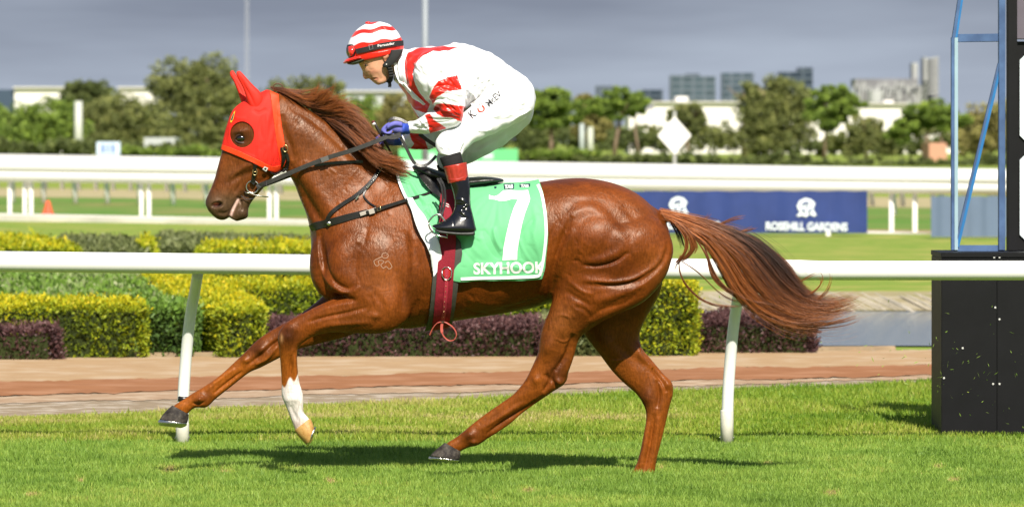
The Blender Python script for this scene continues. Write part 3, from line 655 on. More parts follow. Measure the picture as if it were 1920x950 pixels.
# mane and tail
def hair(name, guides, nper, npt, mt, parent, rad, jit, clump=1.0, seed=1, tint=None, ydepth=None, clumps=None):
    """guides: list of lists of (px,py,y); strands blend neighbouring guides"""
    r = np.random.default_rng(seed)
    Gd = [resample(catmull(np.array(g, float), 6), npt) for g in guides]
    P_ = []; T_ = []
    if len(Gd) > 1: groups = [(i, i+1) for i in range(len(Gd)-1)]
    else: groups = [(0, 0)]
    for gi, (a, b) in enumerate(groups):
        nc = clumps or 12
        cu = r.random(nc); cof = r.normal(0, 1, (nc, 3)); cph = r.random(nc)*6.28; clen = 0.76+0.24*r.random(nc)
        for k in range(nper):
            ci = r.integers(nc); u = np.clip(cu[ci]+r.normal(0, 0.035), 0, 1)
            S = Gd[a]*(1-u)+Gd[b]*u
            t_ = np.linspace(0, 1, npt)
            spread = (0.15+t_**1.2)
            o1 = cof[ci]*jit*0.85*spread[:, None]; o1[:, 2] /= 350*0.6
            o2 = r.normal(0, 1, 3)*jit*(0.20 if r.random() < .88 else .8)*(0.3+t_[:, None]*(1.0-0.35*t_[:, None])); o2[:, 2] /= 350*0.8
            wv_ = np.sin(t_*7*(0.7+clump*0.4*math.sin(cph[ci]))+cph[ci])*jit*0.45*t_
            cut = clen[ci]*(0.86+0.14*r.random())
            S = S+o1+o2; S[:, 1] += wv_; S = np.stack([np.interp(t_*cut, t_, S[:, j]) for j in range(3)], -1)
            P_.append(Wn(S[:, 0], S[:, 1], S[:, 2])); T_.append(tint(gi+u, t_*cut, r, len(groups)) if tint else np.full(npt, r.random()))
    P_ = np.array(P_); k = len(P_)
    cvs = bpy.data.hair_curves.new(name); cvs.add_curves([npt]*k)
    cvs.attributes['position'].data.foreach_set('vector', P_.astype(np.float32).ravel())
    ra = cvs.attributes.get('radius') or cvs.attributes.new('radius', 'FLOAT', 'POINT')
    rr = rad*(1-0.75*np.linspace(0, 1, npt)**2); ra.data.foreach_set('value', np.tile(rr, k).astype(np.float32))
    ta = cvs.attributes.new('tint', 'FLOAT', 'POINT'); ta.data.foreach_set('value', np.array(T_, np.float32).ravel())
    cvs.materials.append(mt)
    o = bpy.data.objects.new(name, cvs); COL.objects.link(o); o.parent = parent; o.location = -parent.location
    return o
def hair_mat(name, cols):
    m = bpy.data.materials.new(name); m.use_nodes = True; t = m.node_tree; t.nodes.clear()
    out = N(t, 'ShaderNodeOutputMaterial'); p = N(t, 'ShaderNodeBsdfPrincipled'); a = N(t, 'ShaderNodeAttribute', attribute_name='tint'); r = N(t, 'ShaderNodeValToRGB')
    while len(r.color_ramp.elements) < len(cols): r.color_ramp.elements.new(0.5)
    for e, (ps, cl) in zip(r.color_ramp.elements, cols): e.position = ps; e.color = (*cl, 1)
    L(t, a.outputs['Fac'], r.inputs[0]); L(t, r.outputs[0], p.inputs['Base Color']); p.inputs['Roughness'].default_value = 0.42; p.inputs['Specular IOR Level'].default_value = 0.6
    tr = N(t, 'ShaderNodeBsdfTranslucent'); L(t, r.outputs[0], tr.inputs[0]); mx = N(t, 'ShaderNodeMixShader'); mx.inputs[0].default_value = 0.25
    L(t, p.outputs[0], mx.inputs[1]); L(t, tr.outputs[0], mx.inputs[2]); L(t, mx.outputs[0], out.inputs[0]); return m
hmat = hair_mat('chestnut_hair', [(0.0, (0.030, 0.016, 0.012)), (0.35, (0.10, 0.035, 0.016)), (0.65, (0.25, 0.075, 0.018)), (1.0, (0.55, 0.17, 0.025))])
mane_g = [
 [(508,164,0),(525,170,-.01),(545,178,-.015),(562,186,-.02)],
 [(530,176,0),(555,182,-.012),(580,188,-.02),(600,186,-.03)],
 [(545,183,0),(580,186,-.015),(600,176,-.02),(604,160,-.02)],
 [(560,190,0),(595,192,-.02),(612,178,-.03),(632,176,-.03)],
 [(575,199,0),(612,202,-.02),(632,194,-.03),(640,182,-.03)],
 [(590,210,0),(628,200,-.02),(656,202,-.03),(684,222,-.04)],
 [(602,220,0),(642,214,-.03),(678,232,-.05),(710,262,-.06)],
 [(616,231,0),(655,230,-.035),(694,258,-.06),(730,288,-.08)],
 [(632,246,-.005),(668,256,-.05),(700,284,-.085),(746,303,-.10)],
 [(648,260,-.005),(680,276,-.055),(712,298,-.095),(764,309,-.11)],
 [(664,274,-.01),(692,290,-.06),(725,303,-.10),(770,303,-.11)],
 [(684,290,-.01),(706,302,-.06),(735,310,-.10),(768,314,-.11)],
 [(706,304,-.01),(722,308,-.05),(745,314,-.09),(768,316,-.10)]]
def mt_(u, t, r, n): return np.clip(0.44+0.34*r.random()-0.25*np.exp(-((t-.15)/.25)**2)+0.15*t*r.random(), 0, 1)
hair('mane', mane_g, 430, 14, hmat, horse, 0.0008, 8.5, seed=3, tint=mt_, clumps=26)
mane2 = [[(606,219,-.01),(632,230,-.04),(658,250,-.06),(684,276,-.08),(704,298,-.10)],[(622,238,-.03),(650,258,-.07),(680,284,-.10),(712,304,-.12)],[(650,262,-.03),(676,284,-.08),(704,306,-.12),(744,316,-.13)],[(672,282,-.03),(700,302,-.08),(730,314,-.12),(762,318,-.13)]]
mane2 = [[(a_, b_-5*(b_ > 225), c_) for a_, b_, c_ in g_] for g_ in mane2]
hair('mane', mane2, 300, 14, hmat, horse, 0.0008, 6.0, seed=5, tint=mt_, clumps=26)
hair('mane', [[(575,200,0),(598,190,-.02),(606,172,-.02),(598,156,-.02)],[(590,206,0),(620,196,-.02),(634,180,-.02),(640,166,-.02)],[(604,216,0),(645,208,-.03),(668,212,-.03),(684,226,-.04)],[(620,232,0),(664,232,-.04),(700,258,-.06),(726,286,-.07)]], 170, 14, hmat, horse, 0.0007, 11.0, seed=6, tint=mt_, clumps=18)
mb = MB(); C = catmull([(514,172),(512,163),(518,157),(527,159),(532,168),(533,176)], 5)
mb.tube([W(a, b, -.01) for a, b in C], 0.0028, 8); mb.build('plait_loop', mat('mane_loop', (0.10, 0.035, 0.016), 0.5), horse, True)
tail_g = [
 [(1238,396,-.00),(1290,407,0),(1345,424,0),(1400,444,0),(1442,470,0),(1474,502,0),(1500,538,0),(1530,562,0),(1575,560,0),(1624,546,0)],
 [(1240,398,-.01),(1290,411,-.02),(1342,430,-.03),(1398,458,-.03),(1436,492,-.03),(1464,530,-.03),(1500,560,-.02),(1540,574,0),(1585,566,0),(1622,548,0)],
 [(1242,400,-.02),(1290,416,-.03),(1340,438,-.045),(1388,476,-.05),(1420,520,-.05),(1455,560,-.04),(1500,580,-.02),(1550,584,0),(1595,572,0),(1618,556,0)],
 [(1244,402,-.02),(1288,424,-.04),(1330,450,-.055),(1366,494,-.06),(1398,545,-.055),(1440,580,-.04),(1490,598,-.02),(1545,600,0),(1590,584,0)],
 [(1245,404,-.02),(1286,430,-.04),(1322,458,-.05),(1350,500,-.05),(1378,548,-.05),(1415,582,-.03),(1466,604,-.02),(1520,612,0),(1576,602,0)]]
def tt_(u, t, r, n):
    v = u/max(n, 1)
    dark = np.exp(-((t-.50)/.22)**2)*np.clip(1.15-v*1.5, 0, 1)
    return np.clip(0.66-0.04*t-0.60*dark+0.26*np.exp(-((t-.0)/.16)**2)+r.normal(0, .17)+0.16*v+.14*np.clip(t-.75,0,1)*4*v, 0.0, 1)
hair('tail', tail_g, 720, 28, hmat, horse, 0.0008, 8.0, seed=11, tint=tt_, clumps=60)
hair('tail', tail_g[::2], 300, 28, hmat, horse, 0.0006, 17.0, seed=15, tint=tt_, clumps=120)
tail_s = [[(1244,402,-.03),(1272,415,-.05),(1296,438,-.07),(1306,462,-.07),(1296,476,-.06),(1272,484,-.05)],[(1246,404,-.04),(1266,420,-.06),(1284,446,-.07),(1282,472,-.07),(1266,494,-.06),(1256,515,-.05)]]
hair('tail', tail_s, 520, 14, hmat, horse, 0.0010, 3.6, seed=12, tint=lambda u, t, r, n: np.clip(0.86-0.35*t+r.normal(0, .1), 0, 1), clumps=14)
tail_u = [[(1252,408,.02),(1262,430,.02),(1270,455,.02),(1268,470,.02)],[(1258,412,.02),(1275,435,.02),(1282,455,.02),(1290,470,.02)]]
hair('tail', tail_u, 60, 10, hmat, horse, 0.0009, 4, seed=13, tint=lambda u, t, r, n: np.full(len(t), .15), clumps=6)
for i, (g, k, j) in enumerate((
 ([(1276,478,-.04),(1274,505,-.05),(1290,538,-.05),(1325,566,-.05),(1370,574,-.05),(1420,570,-.05)], 34, 2.2), ([(1300,440,-.06),(1325,480,-.07),(1336,520,-.07),(1370,548,-.07),(1430,566,-.07)], 60, 3.2),
 ([(1318,450,-.06),(1330,490,-.08),(1350,530,-.08),(1400,562,-.08),(1470,572,-.08)], 60, 3.4), ([(1280,490,-.05),(1310,510,-.06),(1360,555,-.06),(1420,572,-.06)], 14, 1.5), ([(1320,432,0),(1350,420,0),(1380,408,0),(1404,404,0)], 40, 3),
 ([(1310,424,0),(1320,412,0),(1330,400,0),(1332,394,0)], 14, 2), ([(1370,440,0),(1395,432,0),(1410,427,0),(1424,423,0)], 30, 2.4), ([(1500,560,-.02),(1530,562,-.02),(1552,545,-.02),(1560,522,-.02),(1552,516,-.02)], 26, 3),
 ([(1490,550,-.02),(1520,548,-.02),(1538,530,-.02),(1536,514,-.02),(1528,514,-.02)], 26, 3), ([(1480,530,0),(1500,528,0),(1524,516,0),(1540,512,0)], 20, 3), ([(1430,460,0),(1460,480,0),(1482,506,0),(1500,540,0)], 26, 3), ([(1480,596,0),(1530,610,0),(1580,604,0),(1618,590,0)], 50, 5),
 ([(1420,580,-.06),(1470,602,-.06),(1530,606,-.05),(1580,590,-.03)], 60, 5))):
    g2 = [(a, b+2, c_) for a, b, c_ in g]
    hair('tail', [g, g2], k, 14, hmat, horse, 0.0008, j, seed=20+i, tint=lambda u, t, r, n: np.clip(0.62+r.normal(0, .15)+0*t, 0, 1), clumps=5)
# ================================================================== RIDER
def final(parts, vox, tb=6, relax=0, strokes=None, rl=None):
    me = remesh(parts, vox); c_, e_ = arr(me)
    for _ in range(relax): c_ = c_+0.5*lap(c_, e_)*(rl(pix(c_), c_) if rl else 1)
    c_ = taubin(c_, e_, tb); q_ = quads(me)
    if strokes:
        for st, wh in strokes: c_ = sculpt(c_, q_, st, wh(c_) if wh else None)
    me.vertices.foreach_set('co', c_.astype(np.float32).ravel()); me.update(); return me
wrinkle = lambda pts, w_=2.5, a=3: ('r', pts, w_, a)

skin = mat('skin', rough=0.5, spec=0.4, attr='col', noise=0.10, nscale=60, bump=0.15, bscale=400)
p_ = next(n for n in skin.node_tree.nodes if n.type == 'BSDF_PRINCIPLED'); p_.inputs['Subsurface Weight'].default_value = 0.08; p_.inputs['Subsurface Radius'].default_value = (0.01, 0.004, 0.002)
silk = mat('satin_silks', rough=0.33, spec=0.5, attr='col', sheen=0.15, bump=0.25, bscale=90)
twill = mat('white_breeches', (0.80, 0.80, 0.79), 0.7, 0.3, bump=0.3, bscale=150, attr='col')
glove_m = mat('blue_glove', rough=0.6, spec=0.3, attr='col', noise=0.08, nscale=50, bump=0.3, bscale=200)
patent = mat('black_patent_boot', (0.005, 0.005, 0.006), 0.16, 0.5, coat=0.3, bump=0.25, bscale=25)
red_leather = mat('red_leather', (0.36, 0.030, 0.018), 0.32, 0.5, noise=0.25, nscale=40, bump=0.3, bscale=70)
sock_m = mat('black_sock', (0.018, 0.017, 0.018), 0.9, 0.2, noise=0.2, nscale=80, bump=0.5, bscale=200)

# ---- body: one continuous figure (mostly under the clothes)
headl = [(700,52,728,60,0,.05),(676,66,748,72,0,.078),(668,85,752,84,0,.086),(667,104,748,98,0,.082),(671,117,741,110,0,.078),(677,128,737,121,0,.072),(682,137,734,130,0,.066),(689,145,731,138,0,.056),(695,150,729,146,0,.048),(702,156,727,152,0,.042),(709,160,722,156,0,.028)]
nose = [(677,125,688,127,0,.007),(679,132,690,134,0,.009),(680,138,692,139,0,.012),(680.5,144,694,143,0,.0165),(684,149,695,147,0,.012)]
neckl = [(724,120,752,88,0,.055),(733,136,762,98,0,.056),(748,145,775,106,0,.06),(768,152,792,114,0,.07)]
bodyt = [(768,150,792,112,0,.09),(790,180,818,106,0,.13),(815,196,850,100,0,.14),(845,200,880,106,0,.12),(880,192,912,120,0,.12),(912,185,945,145,0,.12),(930,182,980,160,0,.11),(950,195,980,208,0,.08)]
def limb(ps, ws, ys): # simple chain
    out = []
    for i, (x, y) in enumerate(ps):
        a = ps[max(i-1, 0)]; b = ps[min(i+1, len(ps)-1)]; t_ = np.array(b, float)-a; t_ /= np.linalg.norm(t_); n_ = np.array([-t_[1], t_[0]])*ws[i]
        out.append((x-n_[0], y-n_[1], x+n_[0], y+n_[1], ys[i], ws[i]/350*0.95))
    return out
parts = [loft(headl, n=36), loft(nose, n=14), loft(neckl), loft(bodyt),
  loft(limb([(812,130),(830,170),(850,205)], [14,12,9], [-.17,-.235,-.25])), loft(limb([(850,208),(818,223),(780,238),(755,243)], [9,8,6,5], [-.245,-.21,-.135,-.10])),
  loft(limb([(800,140),(808,190),(820,240)], [14,12,9], [.15,.22,.23])), loft(limb([(822,245),(795,262),(768,265),(748,264)], [9,8,7,6], [.22,.17,.10,.07])),
  loft(limb([(950,175),(915,205),(865,242),(842,262)], [18,18,14,10], [-.07,-.105,-.165,-.21])), loft(limb([(842,262),(848,305),(859,350),(867,395),(872,412)], [10,10,9,7,6], [-.22,-.25,-.272,-.30,-.32])), loft(limb([(874,416),(855,423),(832,428)], [7,7,5], [-.325,-.338,-.345])),
  loft(limb([(950,180),(905,225),(865,265),(842,288)], [18,18,14,10], [.07,.11,.18,.22])), loft(limb([(842,288),(845,318),(855,364),(862,409),(866,426)], [10,10,9,7,6], [.24,.25,.272,.30,.32])), loft(limb([(868,430),(849,437),(826,442)], [7,7,5], [.325,.338,.345]))]
def hand(cx, cy, cyd, s=1.0, g=0.0, side=1):
    out = hand0(cx, cy, cyd, g)
    res = []
    o = W(cx, cy, cyd)
    for v, f in out: v = np.array(o)+(v-np.array(o))*1.16; res.append((v, f))
    return res
def hand0(cx, cy, cyd, g=0.0):
    """fist closed round the reins: palm, four unequal curled fingers, thumb over the top"""
    out = [loft([(cx+22,cy-7,cx+22,cy+8,cyd+.01,.026+g),(cx+10,cy-9,cx+8,cy+10,cyd,.034+g),(cx-4,cy-10,cx-5,cy+8,cyd-.002,.036+g),(cx-14,cy-8,cx-13,cy+3,cyd-.002,.028+g)], n=20)]
    gp = g*350
    for i, (l, dy) in enumerate(((1.0,-.030),(1.06,-.010),(1.0,.010),(.86,.028))):
        kx, ky = cx-13, cy-4+i*1.6; y0 = cyd+dy
        pts = [(kx+8,ky-1),(kx-1,ky-1),(kx-7*l,ky+4),(kx-6*l,ky+10*l),(kx+1,ky+12*l),(kx+6,ky+9*l)]
        out.append(loft([(x-0, y-(3.5+gp), x, y+(3.5+gp), y0, .0095+g) if j < 2 else (x-(3.3+gp), y, x+(3.3+gp), y, y0, .009+g) if j == 2 or j == 3 else (x, y+(3.1+gp), x, y-(3.1+gp), y0, .0085+g) for j, (x, y) in enumerate(pts)], n=12))
    out.append(loft([(x, y-(3.8+gp), x, y+(3.8+gp), yy, .0105+g) for x, y, yy in ((cx+10,cy-6,cyd-.03),(cx,cy-8,cyd-.042),(cx-8,cy-6,cyd-.044),(cx-15,cy-2,cyd-.04))], n=12))
    return out
parts += hand(743, 241, -.10)+hand(728, 262, .05)
def skin_relax(P, c_): return ((P[:, 0] > 690) | (P[:, 1] > 165)).astype(float)[:, None]*0.8*(P[:, 0:1] > 700)
face = [('b',684,119,7,3.5,-20,2.6), ('r',[(674,116),(681,113),(690,114)],2.2,3.2), ('b',687,124,5,3.2,0,-3.2), ('b',702,130,9,7,30,2.2), ('r',[(693,141),(697,146),(699,150)],1.6,-2.2), ('r',[(697,149),(702,147.5),(708,147)],1.3,-3.0),
 ('r',[(696,146.5),(701,145),(706,145.5)],1.4,1.3),('r',[(699,151.5),(703,150.5),(707,150)],1.4,1.4), ('b',711,157,6,4,0,2), ('r',[(688,138),(692,136),(693,141)],1.3,-1.6), ('r',[(706,136),(710,144),(716,150)],3,-1.6), ('r',[(690,128),(696,131),(702,129)],1.4,-1.2), ('r',[(723,112),(730,135),(722,152)],5,1.5)]
bm_ = final(parts, 0.0036, 5, 8, [(face, None)], skin_relax)
c_, _e = arr(bm_); Pb = pix(c_); cc = np.tile(np.array([0.64, 0.33, 0.205]), (len(c_), 1))
cc = blend(cc, (0.58, 0.20, 0.13), np.exp(-(((Pb[:, 0]-700)/8)**2+((Pb[:, 1]-134)/6)**2))*.5)
cc = blend(cc, (0.56, 0.20, 0.14), np.exp(-(((Pb[:, 0]-683)/5)**2+((Pb[:, 1]-143)/5)**2))*.6)
cc = blend(cc, (0.40, 0.12, 0.09), np.exp(-((polydist(Pb, [(696,148.5),(702,147.5),(708,147.5)])[0])/2.0)**2)*.85)
cc = blend(cc, (0.13, 0.07, 0.04), np.exp(-((polydist(Pb, [(674,116.5),(680,114),(689,115.5)])[0])/1.2)**2)*.6)
cc = blend(cc, (0.10, 0.06, 0.04), sm(101, 96, Pb[:, 1]+0.12*(Pb[:, 0]-700))*(Pb[:, 0] < 740))
cc = blend(cc, (0.12, 0.07, 0.045), np.exp(-(((Pb[:, 0]-738)/7)**2+((Pb[:, 1]-102)/9)**2))*.8)
setcol(bm_, cc)
rider = empty('person', (W(840, 300, 0).x, 0, W(840, 330, 0).z), label='jockey in red and white striped silks crouched over the saddle, looking down the track', cat='person')
link('body', bm_, skin, rider)
bb = bvh_of(bm_)
# eyes, ear
for s in (-1, 1):
    yv = -.055 if s < 0 else .055
    yv = hit_y(686.5, 122.5, bb, -.055)
    e_ = mesh_np('eye', *ball(686.8, 122.6, s*(abs(yv)-.006), 3.4, 2.3, .010)); eo = link('eye', e_, mat('eye_white', (0.22, 0.17, 0.14), 0.2, 0.5), rider)
    link('iris', mesh_np('iris', *ball(685.6, 122.6, s*(abs(yv)+.0018), 1.7, 1.9, .003)), mat('iris_brown', (0.03, 0.015, 0.008), 0.1, 0.5), eo)
    m_ = MB(); m_.tube([W(a, b, s*(abs(yv)+.004)) for a, b in ((682.6,122.8),(684.5,120.6),(687.5,120.2),(690.5,122.8))], 0.0022, 8); m_.build('eyelid', mat('eyelid_skin', (0.40, 0.18, 0.11), 0.5), eo, True)
    ye = .074
    em = final([loft([(715,96,728,94,s*ye,.012),(714,101,730,99,s*(ye+.006),.013),(716,107,729,107,s*(ye+.006),.012),(719,113,726,112,s*ye,.009),(721,116,724,116,s*ye,.006)], n=16)], 0.0025, 4, 0, [([('b',721.5,103,3.2,5,0,-5),('r',[(717,99),(722,97),(727,101),(726,108)],1.2,2)], None)])
    cq, _ = arr(em); setcol(em, np.tile([0.56, 0.24, 0.15], (len(cq), 1))); link('ear', em, skin, rider)

RED = np.array([0.68, 0.014, 0.006]); WHT = np.array([0.83, 0.84, 0.87])
# ---- silks
jt = [(738,148,754,92,0,.075),(744,156,766,93,0,.095),(757,172,782,90,0,.155),(770,198,806,87,0,.20),(790,224,836,86,0,.205),(815,232,855,80.5,0,.20),(845,228,884,86,0,.19),(868,212,908,95,0,.178),(884,202,930,105,0,.17),(896,192,948,119,0,.165),(905,186,951,130,0,.15)]
ja = [(790,100,838,92,-.16,.05),(776,124,852,104,-.20,.085),(780,150,862,130,-.235,.088),(796,178,871,158,-.25,.085),(812,196,872,180,-.255,.078),(828,206,870,204,-.255,.068),(822,206,866,229,-.245,.058),(806,210,846,242,-.225,.052),(790,219,812,249,-.19,.045),(776,226,790,251,-.16,.038),(766,228,771,250,-.135,.033),(763,229,767,249,-.125,.03)]
jf = [(770,120,826,110,.16,.06),(764,160,818,150,.20,.085),(772,200,834,190,.225,.075),(784,225,842,225,.23,.07),(800,240,834,262,.225,.058),(788,246,808,280,.185,.052),(768,250,780,280,.13,.045),(752,253,760,279,.09,.036),(748,255,752,276,.08,.03)]
sw = [wrinkle([(845,95),(835,120),(815,150),(800,175)],5,4), wrinkle([(860,110),(862,140),(858,170)],5,4), wrinkle([(790,120),(805,150),(812,180)],6,4), wrinkle([(775,165),(790,190),(800,205)],4,-5),
 wrinkle([(872,150),(874,175),(872,200)],5,-9), wrinkle([(820,125),(830,150),(850,165)],4,-4), wrinkle([(800,140),(828,132),(858,138)],3.5,3.5), wrinkle([(812,165),(836,160),(866,168)],3.5,-4), wrinkle([(815,172),(840,172),(868,180)],3,4),
 wrinkle([(806,192),(830,186),(862,196)],3,-5), wrinkle([(805,200),(835,205),(866,214)],3,4), wrinkle([(800,222),(830,224),(862,222)],2.5,-4), wrinkle([(770,236),(790,240),(812,238)],2.5,-3), wrinkle([(775,230),(790,232),(805,226)],2.5,3), wrinkle([(786,222),(800,238),(812,246)],2.5,3),
 wrinkle([(880,95),(905,125),(925,160)],6,4), wrinkle([(868,130),(895,150),(915,175)],5,-4), wrinkle([(885,120),(900,150),(895,185)],5,4), wrinkle([(875,165),(890,180),(893,195)],4,5), wrinkle([(855,85),(850,100),(840,115)],4,-4), wrinkle([(905,100),(925,120),(940,135)],4,-4), wrinkle([(930,130),(915,150),(905,170)],3,4),
 wrinkle([(750,110),(748,130),(752,150)],3,3), wrinkle([(758,100),(760,130),(765,160)],4,-4), wrinkle([(775,205),(795,205),(812,212)],4,-4)]
swf = [wrinkle([(752,262),(775,262),(800,262)],3,3), wrinkle([(765,256),(780,268),(795,275)],2.5,-4), wrinkle([(770,205),(800,205),(815,215)],4,-5)]
def fan(cx, cy, a0, a1, r0, r1, n, seed, amp=3, wd=2.6, bend=4):
    r = np.random.default_rng(seed); out = []
    for i in range(n):
        a = math.radians(a0+(a1-a0)*(i+r.uniform(-.25, .25))/max(n-1, 1)); q0 = r0*r.uniform(.8, 1.3); q1 = r1*r.uniform(.65, 1.1); m_ = (q0+q1)/2; b = r.normal(0, bend)
        out.append(('r', [(cx+q0*math.cos(a), cy+q0*math.sin(a)), (cx+m_*math.cos(a)-b*math.sin(a), cy+m_*math.sin(a)+b*math.cos(a)), (cx+q1*math.cos(a), cy+q1*math.sin(a))], wd*r.uniform(.7, 1.4), amp*(1 if i % 2 else -1)*r.uniform(.6, 1.2)))
    return out
sw2 = fan(865, 175, -160, -20, 8, 75, 12, 1, 2.6, 3.0)+fan(882, 196, -95, -20, 5, 55, 8, 2, 3, 2.6)+fan(868, 222, 175, 255, 6, 60, 9, 3, 2.6, 2.4)+fan(760, 100, 20, 80, 8, 60, 6, 4, 2.2, 3.0)+fan(770, 240, -30, 20, 2, 30, 5, 5, 2.0, 1.8)+[('r', [(941,121),(926,150),(912,172),(900,184),(888,194)], 2.6, 5), ('r', [(948,124),(931,154),(916,176),(904,188)], 2.4, -6)]
jm = final([loft(jt, n=44), loft(ja, n=32), loft(jf, n=32)], 0.0037, 6, 14, [([(a_, b_, c_*.8, d_*1.9) for a_, b_, c_, d_ in sw+sw2], lambda c: (c[:, 1] < 0)*1.0), (swf, lambda c: (c[:, 1] > .03)*1.0)])
c_, e_ = arr(jm); nr = normals(c_, quads(jm)); P_ = pix(c_)
rn = sum(np.sin(c_@np.array(k)+ph+2*np.sin(c_@np.array(k)[::-1]*.3))*a for k, ph, a in (((55,20,70),0,.0016),((-40,60,50),1,.0016),((90,30,-60),2,.0010),((30,10,120),3,.0010)))
c_ = c_+nr*rn[:, None]; jm.vertices.foreach_set('co', c_.astype(np.float32).ravel()); jm.update()
cc = np.tile(WHT, (len(c_), 1))
nearj = c_[:, 1] < -.03
def region(poly, cond): 
    i = inpoly(P_, np.array(poly, float)) & cond; return i
braces = [(768,97),(790,90),(830,87),(862,90),(840,95),(812,97),(795,103),(783,113),(776,127),(774,140),(779,160),(790,180),(806,196),(800,212),(780,206),(764,190),(752,172),(748,158),(757,152),(762,168),(768,175),(764,158),(760,140),(758,120),(762,105)]
R1 = region(braces, (c_[:, 1] < .02) )
R1 &= ~region([(753,158),(758,154),(778,178),(798,195),(794,197),(772,184)], c_[:, 1] < .1)
R2 = region([(804,183),(812,165),(822,152),(838,146),(857,141),(866,168),(852,170),(836,172),(820,182),(812,196)], nearj)
R3 = region([(812,205),(818,196),(830,194),(846,196),(873,200),(870,229),(858,226),(846,220),(832,220),(820,214)], nearj)
R4 = region([(797,217),(806,213),(813,224),(825,232),(836,240),(836,242),(806,250),(803,234)], nearj)
R5 = region([(771,205),(780,196),(800,197),(820,205),(816,222),(790,221),(778,222)], ~nearj)
R6 = region([(766,249),(788,248),(797,262),(803,282),(765,284),(776,270)], c_[:, 1] > .04)
Rb = region([(800,80),(858,80),(850,92),(800,95)], c_[:, 1] > -.02)
col_m = (R1|R2|R3|R4|R5|R6|Rb).astype(float)
for _ in range(0): col_m = np.clip(col_m+0.4*lap(col_m[:, None].repeat(3, 1), e_)[:, 0], 0, 1)
cc = WHT*(1-col_m[:, None])+RED*col_m[:, None]
setcol(jm, cc); jk = link('racing_silks', jm, silk, rider)
jb = bvh_of(jm)
m_ = MB(); strap(m_, [(757,155),(770,170),(786,186),(797,196)], 3.4, .003, bvh=jb, off=.003); m_.build('zip_placket', mat('zip_tape', (0.62, 0.62, 0.60), 0.5), jk)
m_ = MB(); strap(m_, [(741,118),(743,135),(750,152),(757,157)], 5.5, .004, bvh=jb, off=.004); m_.build('collar_edge', mat('collar_white', (0.78,0.78,0.79), 0.6), jk)
decal_text('LC', 738, 748, 150, 4, jb, .012, 15, 'collar_lettering', black_leather, jk, maxe=4, oy=-.09)

# ---- breeches
bt = [(886,200,940,112,0,.15),(892,202,958,126,-.0,.17),(905,212,982,142,0,.178),(925,215,1000,162,0,.18),(950,224,1004,186,0,.17),(968,226,998,206,0,.15)]
bn = [(915,165,1000,168,-.08,.08),(902,180,1003,196,-.095,.105),(884,198,990,219,-.115,.11),(862,219,958,236,-.14,.10),(843,235,918,254,-.17,.088),(827,248,888,268,-.20,.078),(817,263,873,280,-.225,.07),(817,276,867,290,-.24,.062),(822,290,864,293,-.25,.056)]
bf = [(915,170,1000,180,.08,.08),(895,195,1000,215,.10,.105),(875,225,984,240,.13,.105),(855,250,950,268,.17,.095),(838,272,910,292,.20,.085),(822,286,876,308,.235,.07),(818,298,862,316,.25,.06),(820,312,850,326,.26,.055)]
bw = [wrinkle([(1000,180),(975,196),(950,200)],3,4), wrinkle([(998,190),(975,188),(955,180)],3,-4), wrinkle([(935,205),(925,190),(920,180)],3,4), wrinkle([(860,275),(845,262),(838,255)],3,-4), wrinkle([(870,270),(866,282),(862,292)],2.5,-4), wrinkle([(840,250),(845,270),(850,284)],3,3),
 wrinkle([(826,262),(840,268),(856,268)],2.5,-3.5), wrinkle([(824,275),(838,278),(852,276)],2.5,3), wrinkle([(950,150),(965,165),(985,172)],5,-3), wrinkle([(905,222),(935,225),(965,222)],4,-3), wrinkle([(880,240),(905,245),(925,242)],4,3), wrinkle([(900,185),(925,172),(940,150)],3,3), wrinkle([(962,200),(940,214),(915,222)],3,3.5), wrinkle([(870,228),(882,240),(900,250)],3,-3)]
bwf = [wrinkle([(880,285),(920,262),(960,240)],4,-6), wrinkle([(870,295),(910,275),(950,255)],4,5), wrinkle([(900,250),(940,235),(975,222)],4,4), wrinkle([(890,262),(880,285),(875,300)],3,-4)]
bw2 = fan(1000, 205, 140, 215, 5, 70, 9, 6, 2.2, 2.8)+fan(885, 200, -10, 60, 8, 60, 8, 7, 2.2, 2.8)+fan(862, 290, 190, 290, 4, 42, 9, 8, 2.4, 2.2)+fan(818, 262, -20, 60, 4, 40, 6, 9, 2.2, 2.4)
brm = final([loft(bt, n=40), loft(bn, n=36), loft(bf, n=36)], 0.0052, 4, 6, [([(a_, b_, c_*.8, d_*1.9) for a_, b_, c_, d_ in bw+bw2], lambda c: (c[:, 1] < 0)*1.0), (bwf, lambda c: (c[:, 1] > .03)*1.0)])
c_, e_ = arr(brm); nr = normals(c_, quads(brm))
rn = sum(np.sin(c_@np.array(k)+ph)*a for k, ph, a in (((50,20,60),0,.0013),((-45,50,40),1,.0013),((110,30,-60),2,.0009)))
c_ = c_+nr*rn[:, None]; brm.vertices.foreach_set('co', c_.astype(np.float32).ravel()); brm.update(); setcol(brm, np.tile([0.83, 0.84, 0.87], (len(c_), 1)))
br = link('breeches', brm, twill, rider); brb = bvh_of(brm)
m_ = MB(); strap(m_, [(951,128),(935,142),(922,160),(908,176),(897,188),(884,197)], 6, .006, bvh=brb, off=.004); m_.build('waistband', mat('waistband', (0.78,0.78,0.78), 0.6), br)
ink = mat('black_print', (0.015, 0.015, 0.018), 0.6)
redink = mat('red_print', (0.70, 0.05, 0.02), 0.6)
decal_text('K.', 886, 899, 223, 15, brb, .0015, -40, 'name_lettering', ink, br, maxe=4, bold=.018)
decal_text('McEV', 917.5, 951, 201, 12.5, brb, .0015, -42, 'name_lettering', ink, br, maxe=4, bold=.018)
decal_text('O', 940.5, 948, 181, 4, brb, .0015, -42, 'name_lettering', ink, br, maxe=4, bold=-.02) if False else None
hs = []
